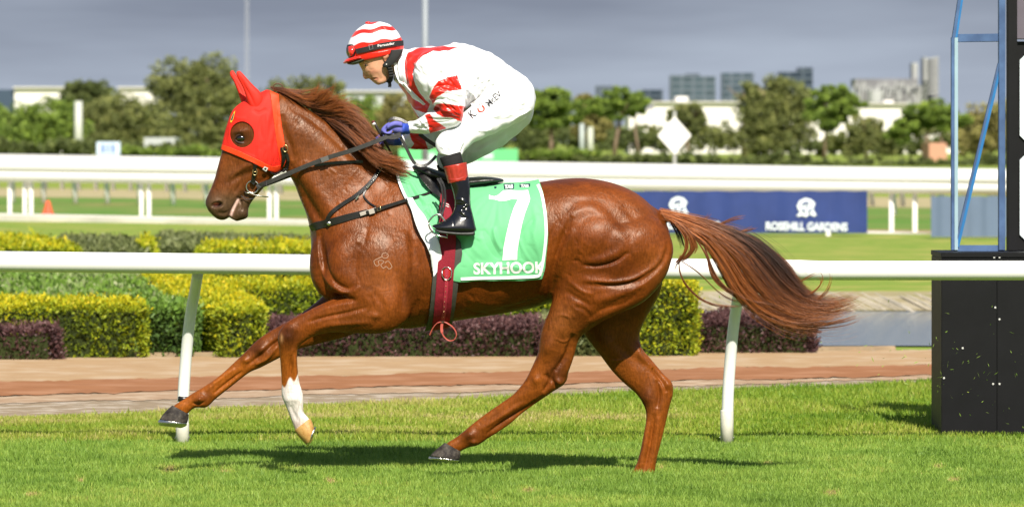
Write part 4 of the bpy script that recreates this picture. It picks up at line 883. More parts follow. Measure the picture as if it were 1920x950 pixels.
for i in range(17): a = math.radians(-225+i*270/16); hs.append((902+5.8*math.cos(a), 204+5.8*math.sin(a)))
def rotp(pts, cx, cy, deg):
    a = math.radians(deg); return [(cx+(x-cx)*math.cos(a)-(y-cy)*math.sin(a), cy+(x-cx)*math.sin(a)+(y-cy)*math.cos(a)) for x, y in pts]
hs = rotp(hs, 902, 204, 150)
m_ = MB(); strap(m_, hs, 3.0, .0015, bvh=brb, off=.003, n=3); m_.build('horseshoe_print', redink, br)
for hx, hy in ((899,194),(903,193)):
    m_ = MB(); strap(m_, [(hx,hy),(hx+1,hy+4)], 1.3, .0015, bvh=brb, off=.003, n=3); m_.build('print_mark', redink, br)

# ---- socks and boots
def boots(sg, dx, dy, name):
    o_ = lambda L_: [(a+dx, b+dy, c+dx, d+dy, sg*abs(y), h) for a, b, c, d, y, h in L_]
    k = o_([(824,296,864,284,-.255,.055),(826,302,866,294,-.26,.057),(831,314,868,306,-.265,.055)])
    link('sock', final([loft(k, n=28)], 0.0045, 3, 0, [([wrinkle([(828,303),(845,296),(862,290)],1.5,-2)], None)] if sg < 0 else None), sock_m, rider)
    bs = o_([(838,338,878,330,-.272,.053),(843,345,880,340,-.275,.053),(850,366,882,358,-.285,.047),(852,388,883,384,-.30,.043),(846,402,887,402,-.315,.043),(838,410,891,420,-.33,.042),(826,417,891,434,-.34,.043),(813,421,860,436,-.345,.040),(809,424,826,434,-.35,.028)])
    bw_ = [wrinkle([(852,376),(864,374),(877,382)],1.8,5), wrinkle([(877,382),(868,389),(863,392)],1.8,5), wrinkle([(863,393),(868,400),(879,408)],1.8,5), wrinkle([(852,384),(862,384),(872,386)],2.2,-6), wrinkle([(852,396),(862,401),(872,408)],2.2,-5), wrinkle([(846,406),(850,415),(851,424)],1.2,-2), wrinkle([(880,385),(872,393),(884,400)],2.2,-5)]
    bo = link(name, final([loft(bs, n=32)], 0.0042, 4, 0, [(bw_, None)] if sg < 0 else None), patent, rider)
    cf = o_([(830,313,875,304,-.268,.063),(832,316,875.5,308,-.268,.0645),(836,330,877,322,-.27,.061),(839,341,878,333,-.272,.059),(840,344.5,879,336.5,-.273,.060)])
    cw_ = [wrinkle([(842+i*6,312-i),(845+i*5,328-i),(848+i*5,338-i)],1.1,1.8 if i % 2 else -2) for i in range(5)]+[wrinkle([(838,336),(858,337),(878,329)],1.0,2),wrinkle([(838,340),(858,341),(879,333)],1.0,-2)]
    link('boot_cuff', final([loft(cf, n=32)], 0.0036, 2, 0, [(cw_, None)] if sg < 0 else None), red_leather, bo)
    so_ = o_([(809,426,814,431,-.35,.026),(822,431,824,437,-.348,.040),(845,434,846,440,-.342,.042),(868,435,868,442,-.335,.040),(886,434,887,442,-.33,.038),(890,431,891,440,-.33,.030)])
    link('sole', final([loft(so_, n=24, ex=3.5)], 0.004, 2), mat('rubber_sole', (0.02, 0.022, 0.02), 0.45, 0.5), bo)
boots(-1, 0, 0, 'boot')
boots(1, -6, 14, 'boot')
# ---- gloves
for (hx, hy, yd, sg) in ((743, 241, -.10, -1), (728, 262, .05, 1)):
    gp = hand(hx, hy, yd, g=.0016)
    gp.append(loft([(hx+14,hy-9,hx+13,hy+11,yd+.004,.037),(hx+22,hy-10,hx+22,hy+11,yd-.018 if sg < 0 else yd+.006,.040),(hx+26,hy-12,hx+26,hy+10,yd-.028 if sg < 0 else yd+.012,.037)], n=20))
    gm = final(gp, 0.0034, 4, 1); c_, _ = arr(gm); P_ = pix(c_)
    g1 = blend(np.tile(np.array([0.13, 0.13, 0.46]), (len(c_), 1)), (0.035, 0.075, 0.42), sm(hx+9, hx+13, P_[:, 0])); g1 = blend(g1, (0.015, 0.015, 0.02), sm(hy+8.5, hy+10.5, P_[:, 1])*(P_[:, 0] < hx+8))
    setcol(gm, g1); gl = link('glove', gm, glove_m, rider)

# ---- helmet
hp = [(697,42,714,41,0,.025),(682,47,730,46,0,.058),(668,57,744,58,0,.084),(659,69,751,69,0,.098),(653,82,756,79,0,.104),(652,94,757,86,0,.104),(654,104,757,93,0,.103),(657,113,756,98,0,.100),(662,118,748,100,0,.094)]
helm = final([loft(hp, n=44)], 0.0032, 4, 0, [([wrinkle([(690,99),(715,96),(750,88)],1.2,-3), wrinkle([(672,82),(690,80),(712,78)],2,2), wrinkle([(735,66),(737,74),(740,80)],1.6,3), wrinkle([(716,48),(722,56),(725,60)],2,-3), wrinkle([(730,74),(733,80),(736,84)],1.2,-2.5), wrinkle([(680,76),(690,84),(698,90)],1.3,2),wrinkle([(745,64),(748,72),(751,80)],1.6,-2)], None)])
c_, e_ = arr(helm); P_ = pix(c_)
tl = (P_[:, 1]-(P_[:, 0]-700)*-.16)+2.0*np.sin(P_[:, 0]*.16)+1.2*np.sin(c_[:, 1]*40)
# bands, top to bottom: red tip, white, red, white, red
bands = np.ones(len(c_))*0
def bnd(a, b): return sm(a-.8, a+.8, tl)*(1-sm(b-.8, b+.8, tl))
dome = 20+0*tl
rb = np.clip(sm(43.2, 41.8, tl)+bnd(52.5, 61)*1.0+sm(77.5, 79.2, tl), 0, 1)
setcol(helm, WHT*(1-rb[:, None])+RED*1.05*rb[:, None]); hl = link('helmet', helm, silk, rider); hbv = bvh_of(helm)
link('cap_button', mesh_np('cap_button', *ball(690, 43.5, 0, 5.5, 2.6, .012)), mat('cap_red', tuple(RED), .4), hl)
pk = final([loft([(643,118,645,120,0,.03),(648,112,652,119,0,.075),(657,107,664,116,0,.09),(672,103,682,112,0,.095)], n=28)], .004, 4)
setcol(pk, np.tile(RED*1.0, (len(pk.vertices), 1))); link('peak', pk, silk, hl)
link('peak_lining', final([loft([(650,118,652,121,0,.055),(660,115,664,122,0,.082),(674,110,680,117,0,.088),(692,104,697,109,0,.088)], n=24)], .004, 3), mat('dark_green_lining', (0.02, 0.03, 0.012), .5), hl)
m_ = MB(); strap(m_, [(668,97),(690,92),(715,86),(740,82),(756,81)], 10, .004, bvh=hbv, off=.006); st_ = m_.build('goggle_strap', mat('elastic_black', (0.012,0.012,0.013), .8), hl)
decal_text('Persuader', 708.5, 740.5, 88.6, 4.6, hbv, .0105, -9.5, 'strap_lettering', mat('white_print', (0.8,0.8,0.8), .6), st_, maxe=3, bold=.012)
m_ = MB(); m_.tube([W(*p, hit_y(p[0], p[1], hbv, -.1)-.010) for p in [(691.5,85),(698,84),(699.5,92),(693,93.5),(691.5,85)]], .0016, 6); m_.build('strap_buckle', mat('grey_plastic', (0.2,0.2,0.2), .4), st_, True)
gg = final([loft([(651,84,664,83,0,.072),(649,93,672,91,0,.084),(650,102,671,100,0,.086),(655,110,664,109,0,.07)], n=24)], .0036, 4)
link('goggles', gg, mat('goggle_frame', (0.015,0.015,0.015), .35), hl)
link('goggle_lens', final([loft([(650.5,87,667,86,-.004,.074),(650,93,670,93,-.004,.086),(651,100,668,100,-.004,.087),(654,106,663,106,-.004,.074)], n=24)], .0036, 3), mat('red_lens', (0.75,0.03,0.02), .15, coat=.6), hl)
# harness
jaw_ = mat('black_harness', (0.014,0.014,0.015), .55, noise=.2, nscale=90)
for s in (-1, 1):
    hk = [(733,94,756,92,s*.086,.014),(730,103,754,101,s*.088,.012),(727,110,746,113,s*.087,.012),(721,117,736,122,s*.085,.011),(717,122,727,127,s*.083,.010),(718,126,724,127,s*.083,.006)]
    link('ear_guard', final([loft(hk, n=20, ex=3)], .003, 3), jaw_, hl)
    m_ = MB(); m_.strap([W(728,124,s*.082), W(732,133,s*.076), W(734,142,s*.066), W(732,150,s*.05), W(728,155,s*.03)], [Vector((1,0,-.2))]*5, .026, .006); m_.strap([W(730,152,s*.03), W(731,160,s*.032), W(730.5,164,s*.034)], [Vector((1,0,0))]*3, .018, .004)
    for k in range(4): m_.strap([W(727.5+k*.8,128+k*5,s*.086), W(736+k*.8,127+k*5,s*.082)], [Vector((0,0,1))]*2, .006, .008)
    m_.build('chin_strap', jaw_, hl)
    link('guard_rivet', mesh_np('rivet', *ball(724.5, 121, s*.096, 1.2, 1.2, .003, 6)), white_paint, hl)
# ================================================================== SADDLE CLOTH, SADDLE, GIRTH
cloth_m = mat('green_cloth', rough=0.62, spec=0.3, attr='col', sheen=0.1, bump=0.25, bscale=300)
GRN = (0.13, 0.47, 0.21)
cpoly = np.array([(736,300),(742,322),(748,345),(757,368),(770,392),(786,420),(800,445),(813,470),(819,492),(828,512),(836,520),(848,524),(862,526),(900,524),(950,523),(1000,521),(1014,519),(1019,500),(1024,470),(1027,435),(1025,400),(1019,365),(1011,342),(1004,322),(960,320),(850,310)], float)
def coff(co_, P_):
    x, y = P_[:, 0], P_[:, 1]
    o = 0.014+0.004*np.sin(x*.055+y*.02)*sm(340, 460, y)+0.0035*np.sin(x*.12-y*.03+1.0)*sm(380, 520, y)+0.003*np.sin((x+y)*.07)
    o += 0.012*sm(470, 530, y)
    return o
cm_ = patch(hm, cpoly, coff, None, 'saddle_cloth', lambda c, P: (P[:, 0] > 700) & (P[:, 0] < 1060) & (P[:, 1] < 545), 0.003)
cst = [('r',[(925,425),(930,450),(940,470)],5,7), ('r',[(905,430),(925,470),(940,485)],7,-6), ('r',[(885,400),(875,450),(870,500)],8,5), ('r',[(960,440),(970,470),(968,500)],8,-5), ('r',[(890,490),(920,500),(960,498)],6,5), ('r',[(770,340),(785,365),(805,385)],4,6), ('r',[(762,335),(775,365),(800,395)],4,-6),
 ('r',[(780,335),(795,350),(815,362)],4,-5), ('r',[(790,385),(805,400),(820,420)],4,5), ('r',[(800,375),(812,400),(822,430)],3,-5), ('r',[(1000,380),(1005,420),(998,460)],7,4), ('r',[(1010,400),(985,430),(975,450)],6,-4), ('r',[(905,350),(930,362),(945,380)],5,-4), ('r',[(940,505),(970,512),(1000,505)],4,-4)]
c_, e_ = arr(cm_)
c_ = sculpt(c_, quads(cm_), [(a_, b_, w_*.8, d_*1.35) for a_, b_, w_, d_ in cst]+fan(935, 352, 20, 170, 6, 110, 12, 11, 2.6, 4.5, 8)+fan(1015, 515, 180, 260, 6, 90, 8, 12, 2.4, 3.6)+fan(826, 372, 120, 200, 4, 60, 7, 13, 3, 2.6)+fan(862, 440, -50, 60, 6, 60, 7, 14, 2.6, 3.4)); cm_.vertices.foreach_set('co', c_.astype(np.float32).ravel()); cm_.update()
setcol(cm_, np.tile(GRN, (len(c_), 1)))
scl = empty('saddle_cloth', (W(880, 345, 0).x, 0, W(880, 345, 0).z), label='green number seven saddlecloth with white binding lying under the racing saddle', cat='saddlecloth')
link('cloth', cm_, cloth_m, scl); cb = bvh_of(cm_)
m_ = MB(); strap(m_, [(743,318),(749.5,343),(759.5,367),(773,391),(789,419),(803,444),(815,470)], 5, .0035, bvh=cb, off=.002); strap(m_, [(864,523),(900,521.5),(950,520.5),(1000,518.5),(1012,516)], 5.5, .0035, bvh=cb, off=.002)
strap(m_, [(1012,516.5),(1016.5,499),(1021,470),(1024,435),(1022,400),(1016,365),(1008.5,346)], 5.5, .0035, bvh=cb, off=.002)
m_.build('binding', mat('white_binding', (0.78,0.80,0.80), .6), scl)
white_print = mat('white_lettering', (0.80, 0.81, 0.80), 0.55)
P7 = [(917,365),(921,367),(927,368),(933,366),(944,357),(955,356),(968,357),(980,357),(990,356),(994,372),(993,377),(985,398),(980,415),(974,445),(970,470),(969.5,487),(942,488),(944,465),(949,440),(956,412),(963,390),(971,374),(960,373),(950,376),(938,377),(928,374),(917,373)]
decal_poly(P7, cb, .0012, 'number_seven', white_print, scl, 5)
decal_text('SKYHOOK', 888, 1023, 513.5, 20.5, cb, .0012, -1.2, 'horse_name', white_print, scl, maxe=5, bold=.03)
navy = mat('navy_print', (0.008, 0.02, 0.045), 0.5)
for (x0, y0, x1, y1) in ((944,344,964,355),(973,344,994,351),(926,349,931,354)):
    decal_poly([(x0,y0+1),(x0+3,y0+.5),(x1,y0),(x1,y1-1.5),(x1-2,y1-.5),(x0+1.5,y1)], cb, .0012, 'sponsor_patch', navy, scl, 4)
decal_text('TAB', 946, 962, 353.3, 6.6, cb, .0035, -3, 'sponsor_lettering', white_print, scl, maxe=3, bold=.05, shear=.1)
decal_text('TAB', 976, 991, 350.4, 4.8, cb, .0035, 2, 'sponsor_lettering', white_print, scl, maxe=3, bold=.05, shear=.1)
# folded-back front corner showing the white lining
Fl = np.array([(764,376),(772,376),(788,400),(806,424),(820,445),(827,462),(830,480),(827,498),(821,509),(814,518),(812,500),(809,480),(800,462),(790,445),(783,425),(775,402)], float)
lin = patch(hm, Fl, lambda c, P: 0.034+0.008*np.sin(P[:, 1]*.09+P[:, 0]*.05), None, 'lining', lambda c, P: (P[:, 0] > 700) & (c[:, 1] < 0), 0.003)
c_, e_ = arr(lin); c_ = sculpt(c_, quads(lin), [('r',[(775,395),(795,425),(815,470),(815,500)],5,6), ('r',[(785,410),(805,440),(822,480)],4,-6), ('r',[(800,455),(812,480),(812,510)],4,8)]); lin.vertices.foreach_set('co', c_.astype(np.float32).ravel()); lin.update()
link('folded_corner', lin, mat('white_lining', (0.80,0.81,0.83), .7, bump=.2, bscale=100), scl)

saddle = empty('racing_saddle', (W(850, 335, 0).x, 0, W(850, 335, 0).z), label='small black racing saddle strapped over the green cloth', cat='saddle')
sst = [(772,312,778,324,0,.035),(782,308,790,332,0,.075),(796,311,806,338,0,.11),(812,316,822,342,0,.12),(838,325,842,348,0,.12),(870,332,872,352,0,.125),(905,331,906,348,0,.125),(930,333,932,343,0,.11),(944,336,945,341,0,.06)]
link('seat', final([loft(sst, n=30)], .005, 5, 2, [([wrinkle([(790,318),(800,325),(815,330)],2.5,3), wrinkle([(782,320),(795,335),(800,345)],3,-4)], None)]), black_leather, saddle)
fl = np.array([(776,318),(790,312),(815,316),(842,322),(846,345),(846,372),(842,380),(826,372),(811,361),(791,342)], float)+np.array([0, 7.0])
flm = patch(hm, fl, lambda c, P: 0.040+.004*np.sin(P[:, 0]*.2), None, 'flap', lambda c, P: (P[:, 0] > 700), 0.006)
c_, e_ = arr(flm); c_ = sculpt(c_, quads(flm), [('r',[(790,322),(810,338),(825,355)],3,5), ('r',[(800,320),(820,335),(835,350)],3,-5), ('r',[(815,322),(832,335),(842,352)],3,4)]); flm.vertices.foreach_set('co', c_.astype(np.float32).ravel()); flm.update()
link('flap', flm, black_leather, saddle)
mesh_pad = mat('pad_mesh', (0.03,0.045,0.03), .9, .2, noise=.8, nscale=180)
pdp = np.array([(845,340),(880,344),(920,340),(932,346),(928,354),(905,350),(880,352),(862,358),(845,362)], float)
link('pad', patch(hm, pdp, .032, None, 'pad', lambda c, P: (P[:, 0] > 800), 0.006), mesh_pad, saddle)
# girth: dark rubber backing, maroon webbing
backp = np.array([(818,470),(832,440),(856,444),(865,455),(868,475),(864,500),(858,540),(852,575),(846,600),(838,616),(820,626),(790,626),(797,608),(803,590),(808,560),(812,520)], float)
gback = patch(hm, backp, .026, None, 'backing', lambda c, P: (P[:, 0] > 740) & (P[:, 0] < 900) & ((c[:, 1] < 0)), .005)
gpoly = np.array([(828,366),(850,366),(858,400),(858,440),(855,480),(850,530),(845,575),(840,600),(836,612),(812,618),(808,606),(813,580),(818,540),(822,500),(826,450),(824,400)], float)
web = mat('maroon_webbing', (0.22, 0.008, 0.020), .75, .3, noise=.25, nscale=140, bump=.6, bscale=260)
g_ = link('girth', patch(hm, gpoly, lambda c, P: .031+.014*sm(470, 430, P[:, 1]), None, 'girth', lambda c, P: (P[:, 0] > 740) & (P[:, 0] < 900) & (c[:, 1] < 0), .004), web, saddle)
link('girth_backing', gback, mat('rubber_grey', (0.045,0.043,0.035), .6, noise=.2, nscale=40), g_)
gb = bvh_of(g_.data)
dred = mat('pink_red_leather', (0.36,0.025,0.05), .45, .5, noise=.15, nscale=60); orange_edge = mat('tan_leather', (0.45,0.13,0.05), .5)
m_ = MB(); strap(m_, [(838,504),(837,530),(835,560),(832,590),(829,603)], 7.0, .004, bvh=gb, off=.005); sp_ = m_.build('surcingle_strap', dred, saddle)
m_ = MB()
for k in range(9): y_ = 518+k*9.5; x_ = 837.6-(k*9.5)**1.0*.08; hy = hit_y(x_, y_, gb, -.28); v, f = ball(x_, y_, hy-.0085, .8, .8, .0015, 6); m_.add(v, f)
m_.build('eyelet_row', brass, sp_, True)['kind'] = 'stuff'
ring = [(829,506),(834,501),(841,501),(847,507),(846,519),(841,524),(834,524),(829,517),(829,506)]
m_ = MB(); m_.tube([W(a, b, hit_y(a, b, gb, -.28)-.008) for a, b in ring], .0028, 8); m_.build('girth_buckle', steel, g_, True)
decal_poly([(831,507),(835,503.5),(841,503.5),(845,508),(844,518),(840,521.5),(835,521.5),(831,516)], gb, .006, 'buckle_patch', mat('red_vinyl', (0.38,0.015,0.015), .4), g_, 4)
m_ = MB(); yk = hit_y(829, 603, gb, -.27)-.008
lp = catmull([(829,603),(828,618),(832,630),(842,638),(852,636),(856,626),(850,614),(838,605),(829,602)], 6)
P3 = [W(a, b, yk-.010*math.sin(i/len(lp)*math.pi)) for i, (a, b) in enumerate(lp)]
m_.strap(P3, [Vector((0.25, 1, 0.2)).normalized() if i > 8 else Vector((1, .3, 0)).normalized() for i in range(len(P3))], .015, .0035)
lp2 = catmull([(829,602),(820,605),(812,615),(806,628)], 6); m_.strap([W(a, b, yk-.006) for a, b in lp2], [Vector((.5,.6,.5)).normalized()]*len(lp2), .014, .0035)
m_.build('strap_loop', mat('loop_leather', (0.40,0.07,0.05), .45), sp_)
m_ = MB(); m_.strap([W(824.5,603,yk-.004), W(833,603,yk-.004)], [Vector((0,0,1))]*2, .008, .006); m_.build('keeper', steel, sp_)
m_ = MB(); 
for yy in (380,384): strap(m_, [(832,yy),(842,yy+4)], 1.2, .0015, bvh=gb, off=.004, n=3)
m_.build('printed_bars', white_print, g_)
# stirrup leather and iron (both sides)
for s in (-1, 1):
    so_ = empty('stirrup', (W(830, 400, 0).x, s*.33, W(830, 400, 0).z)); so_.parent = saddle; so_.location = so_.location-saddle.location; so_.name = 'stirrup'
    m_ = MB()
    for off in (0, 5): 
        C = catmull([(820+off,334),(828+off,350),(830+off,375),(826+off,395),(822+off*.6,408)], 5); m_.strap([W(a, b, s*(.30+.03*i/len(C))) for i, (a, b) in enumerate(C)], [Vector((1,0,.1))]*len(C), .011, .003)
    def wlink(name, m_, mt, sm_=False):
        o = m_.build(name, mt, None, sm_); o.parent = so_; o.location = -(so_.location+saddle.location); return o
    wlink('stirrup_leather', m_, black_leather)
    m_ = MB(); C = catmull([(803,418),(806,412),(814,404),(823,402),(830,408),(836,418),(838,430),(838,442)], 5); m_.tube([W(a, b, s*(.345)) for a, b in C], .0048, 8)
    C = catmull([(803,418),(806,428),(812,436)], 5); m_.tube([W(a, b, s*(.345)) for a, b in C], .0048, 8)
    m_.strap([W(811,436,s*.35), W(824,442,s*.35), W(839,445,s*.35)], [Vector((0,1,0))]*3, .075, .008)
    wlink('stirrup_iron', m_, steel, True)

# ================================================================== BRIDLE, BREASTPLATE, WHIP
def yb(x, y, off=.008, d=-.1): return hit_y(x, y, hb, d)-off
bridle = empty('bridle', (W(470, 350, 0).x, 0, W(470, 350, 0).z), label='black leather racing bridle with ring bit on the chestnut horse', cat='bridle')
bitc = (473.5, 350.5)
for s in (-1, 1):
    m_ = MB(); yr = abs(yb(473, 350, .012, -.07))
    m_.tube([W(bitc[0]+11.5*math.cos(a), bitc[1]+11.5*math.sin(a), s*yr) for a in np.linspace(0, 2*math.pi, 33)], .0042, 8, cap=False)
    m_.tube([W(459,361,s*(yr-.01)), W(466,362,s*yr), W(480,366,s*(yr+.004)), W(503,369,s*(yr+.006)), W(504,370,s*(yr+.006)), W(480,367.5,s*yr)], .0022, 6)
    m_.tube([W(456,357,s*(yr-.02)), W(463,362,s*(yr-.004)), W(470,362,s*yr)], .004, 8)
    m_.build('bit_ring', steel, bridle, True)
    # cheek strap to the bit
    m_ = MB(); C = [(479,309),(477,322),(475,335),(474,342)]
    m_.strap([W(a, b, s*(abs(yb(a, b, .012)))) for a, b in C], [Vector((1,0,.1))]*4, .020, .005)
    m_.strap([W(471,338,s*(yr+.008)), W(478,344,s*(yr+.008))], [Vector((.6,0,.8))]*2, .022, .008)
    ck = m_.build('cheekpiece', black_leather, bridle)
    m_ = MB(); m_.tube([W(478+4.2*math.cos(a), 322+6.5*math.sin(a), s*(abs(yb(478, 322, .018)))) for a in np.linspace(0, 2*math.pi, 21)], .0022, 6, cap=False); m_.tube([W(474,322,s*abs(yb(478,322,.018))), W(482,322,s*abs(yb(478,322,.018)))], .0018, 6); m_.build('buckle', brass, ck, True)
    m_ = MB(); C = catmull([(507,322),(515,325),(526,318),(532,308),(533,292),(530,276)], 5); m_.strap([W(a, b, s*(abs(yb(a, b, .012, -.085)))) for a, b in C], [Vector((.7,0,-.7)) if i < 6 else Vector((1,0,0)) for i in range(len(C))], .027, .006)
    m_.strap([W(a, b, s*(abs(yb(a, b, .018, -.085)))) for a, b in ((538,288),(541,302),(538,316),(530,322))], [Vector((1,0,0))]*4, .014, .006)
    th_ = m_.build('throatlatch', black_leather, bridle)
    m_ = MB(); m_.tube([W(535+4.6*math.cos(a), 278.5+6.2*math.sin(a), s*(abs(yb(534, 280, .020)))) for a in np.linspace(0, 2*math.pi, 21)], .0026, 6, cap=False); m_.build('buckle', brass, th_, True)
    m_ = MB(); m_.strap([W(452,367,s*.045), W(462,374,s*.05), W(476,372,s*.05)], [Vector((0,.2,1))]*3, .004, .003); m_.build('chin_cord', black_leather, bridle)
# reins
rein_m = mat('rein_rubber', (0.035,0.033,0.032), .38, .5, noise=.25, nscale=50, bump=.4, bscale=150)
yr = abs(yb(473, 350, .012, -.07))
m_ = MB(); P1, wv = strap_path([(483,350,-(yr+.004)),(505,341,-.10),(540,326,-.115),(580,309,-.13),(620,294,-.14),(660,282,-.15),(700,267,-.15),(722,258,-.14),(736,251,-.125)])
m_.strap(P1, wv, .024, .005)
m_.strap([W(482,352,-(yr+.008)), W(490,347,-(yr+.012)), W(500,343,-.105)], [Vector((.3,0,1))]*3, .03, .007)
rn_ = m_.build('rein', rein_m, bridle)
m_ = MB(); m_.strap([W(602,301,-.141), W(609,298.5,-.142), W(616,296,-.143)], [Vector((.3,0,1))]*3, .027, .009); m_.build('rein_keeper', mat('worn_leather', (0.10,0.095,0.09), .4), rn_)
m_ = MB(); m_.strap([W(*p) for p in ((483,351,yr),(540,330,.10),(600,312,.11),(660,294,.10),(715,268,.07),(728,262,.05))], [Vector((.3,0,1))]*6, .024, .005); m_.build('rein', rein_m, bridle)
m_ = MB(); C = catmull([(590,310),(620,306),(650,304),(680,303)], 5); m_.strap([W(a, b, yb(a, b, .006, -.12)) for a, b in C], [Vector((.05,0,1))]*len(C), .016, .004); m_.build('rein_martingale', rein_m, bridle)
m_ = MB(); C = catmull(np.array([(748,252),(756,266),(764,282),(772,298),(779,307),(790,311),(802,308),(812,299),(818,292)]), 5)
m_.strap([W(a, b, -.13-.0*i) for i, (a, b) in enumerate(C)], [Vector((.9,0,.45)) if i < 20 else Vector((0,.4,1)).normalized() for i in range(len(C))], .017, .004); m_.build('rein_end', rein_m, bridle)
m_ = MB(); C = catmull([(727,240),(728,228),(738,222),(752,225),(766,232)], 5); m_.strap([W(a, b, -.09) for a, b in C], [Vector((.2,.5,1)).normalized()]*len(C), .018, .004)
C = catmull([(722,252),(730,256),(742,256),(752,252)], 5); m_.strap([W(a, b, -.135) for a, b in C], [Vector((0,.1,1)).normalized()]*len(C), .030, .006)
C = catmull([(786,251),(800,262),(812,270),(818,274)], 5); m_.strap([W(a, b, -.05) for a, b in C], [Vector((.3,.2,1)).normalized()]*len(C), .020, .004)
m_.build('rein_loop', rein_m, bridle)

bp_ = empty('breastplate', (W(620, 415, 0).x, 0, W(620, 415, 0).z), label='black breastplate strap running from saddle across the chestnut chest', cat='breastplate')
m_ = MB(); strap(m_, [(583,429),(592,424),(615,418),(650,408),(690,398)], [15,15,14,13,12], .006, bvh=hb, off=.008); m_.build('chest_strap', black_leather, bp_)
m_ = MB(); strap(m_, [(686,399),(700,395),(718,389),(740,382),(765,374),(790,367),(815,359),(822,357)], [7,8,7,6,6,6,6,6], .005, bvh=hb, off=.020); m_.build('side_strap', black_leather, bp_)
m_ = MB(); m_.strap([W(x, y, yb(x, y, .020)) for x, y in ((675,402),(690,397),(706,392))], [Vector((.25,0,1))]*3, .020, .005); m_.strap([W(x, y, yb(x, y, .024)) for x, y in ((692,398),(702,395))], [Vector((.25,0,1))]*2, .026, .005)
m_.build('worn_end', mat('pale_worn_leather', (0.38,0.34,0.30), .45), bp_)
m_ = MB(); m_.tube([W(x, y, yb(x, y, .026)) for x, y in ((706,386),(713,386),(714,394),(708,396),(706,386))], .0018, 6); m_.build('buckle', brass, bp_, True)
m_ = MB(); strap(m_, [(612,419),(614,410),(622,398),(640,384),(665,368),(685,352),(700,336),(712,318),(719,308)], [7,7,7,7,7,8,8,8,7], .005, bvh=hb, off=.012); ns = m_.build('neck_strap', black_leather, bp_)
m_ = MB(); strap(m_, [(686,355),(682,366),(690,378),(705,388)], 3.2, .004, bvh=hb, off=.008); m_.build('keeper_cord', black_leather, bp_)
for x, y in ((691,349),(670,370)):
    m_ = MB(); yy = yb(x, y, .018); m_.strap([W(x-3,y+4,yy), W(x+3,y-4,yy)], [Vector((1,0,-.8)).normalized()]*2, .008, .007); m_.build('buckle', steel, ns)
m_ = MB()
for k in range(9): 
    t_ = k/8; x_ = 718-22*t_; y_ = 312+30*t_**.9; v, f = ball(x_, y_, yb(x_, y_, .0165), .9, .9, .001, 5); m_.add(v, f)
m_.build('stud_row', steel, ns, True)['kind'] = 'stuff'
v, f = ball(617, 419, yb(617, 419, .014), 4.2, 4.2, .005, 10); link('stud', mesh_np('stud', v, f), steel, bp_)
decal_poly([(826,299),(830,299),(830,301),(826,301)], None, 0, 'tab', black_leather, bp_, 5, oy=-.1) if False else None

wh = empty('riding_whip', W(716, 240, -.10), label='black riding whip with white collar held in the gloved hands', cat='whip')
m_ = MB(); m_.tube([W(702,228,-.10), W(706,238,-.10), W(714,252,-.10), W(722,266,-.09), W(735,290,-.06)], [.0075,.0080,.0085,.0080,.004], 10); m_.build('handle', mat('whip_black', (0.015,0.013,0.013), .5, noise=.3, nscale=60), wh, True)
m_ = MB(); m_.tube([W(700.5,230.5,-.10), W(702.2,234,-.10)], .0105, 12); m_.build('collar', white_paint, wh, True)
m_ = MB(); m_.tube([W(699,226.5,-.10), W(700.5,230.5,-.10)], [.0085,.0105], 12); m_.build('cap', mat('whip_cap', (0.12,0.01,0.015), .4), wh, True)
# ================================================================== GROUND
def line(b, px):  # row of a boundary given as two photo points
    (x0, y0), (x1, y1) = b; return y0+(y1-y0)*(px-x0)/(x1-x0)
def gmat(name, c1, c2, scale, c3=None, s3=3, rough=.95, bump=.6, bs=30, stretch=None):
    m = mat(name, c1, rough, .15, color2=c2, nscale=scale, detail=6, bump=bump, bscale=bs, stretch=stretch)
    if c3:
        t = m.node_tree; p = next(n for n in t.nodes if n.type == 'BSDF_PRINCIPLED'); src = p.inputs['Base Color'].links[0].from_socket
        tcn = N(t, 'ShaderNodeTexCoord'); n3 = N(t, 'ShaderNodeTexNoise'); n3.inputs['Scale'].default_value = s3; n3.inputs['Detail'].default_value = 5; L(t, tcn.outputs['Object'], n3.inputs['Vector'])
        r3 = N(t, 'ShaderNodeMapRange'); r3.inputs[1].default_value = .48; r3.inputs[2].default_value = .66; L(t, n3.outputs[0], r3.inputs[0])
        mx = N(t, 'ShaderNodeMix', data_type='RGBA'); L(t, r3.outputs[0], mx.inputs[0]); L(t, src, mx.inputs[6]); mx.inputs[7].default_value = (*c3, 1); L(t, mx.outputs[2], p.inputs['Base Color'])
    return m
lawn = gmat('lawn', (0.14, 0.23, 0.03), (0.21, 0.27, 0.045), 3.0, (0.32, 0.30, 0.08), .8, bs=60)
turf = gmat('turf_base', (0.12, 0.20, 0.018), (0.17, 0.26, 0.028), 8.0, (0.10, 0.12, 0.03), 1.2, bs=80)
b0 = ((0, 790), (1745, 719)); b1 = ((0, 757), (1745, 711)); b2 = ((0, 742), (1745, 705)); b3 = ((0, 716), (1745, 684)); b4 = ((0, 672), (1745, 656))
mb = MB(); mb.add([(-4000,-60,-.012),(4000,-60,-.012),(4000,8000,-.012),(-4000,8000,-.012)], [(0,1,2,3)]); tag(mb.build('lawn', lawn), kind='structure')
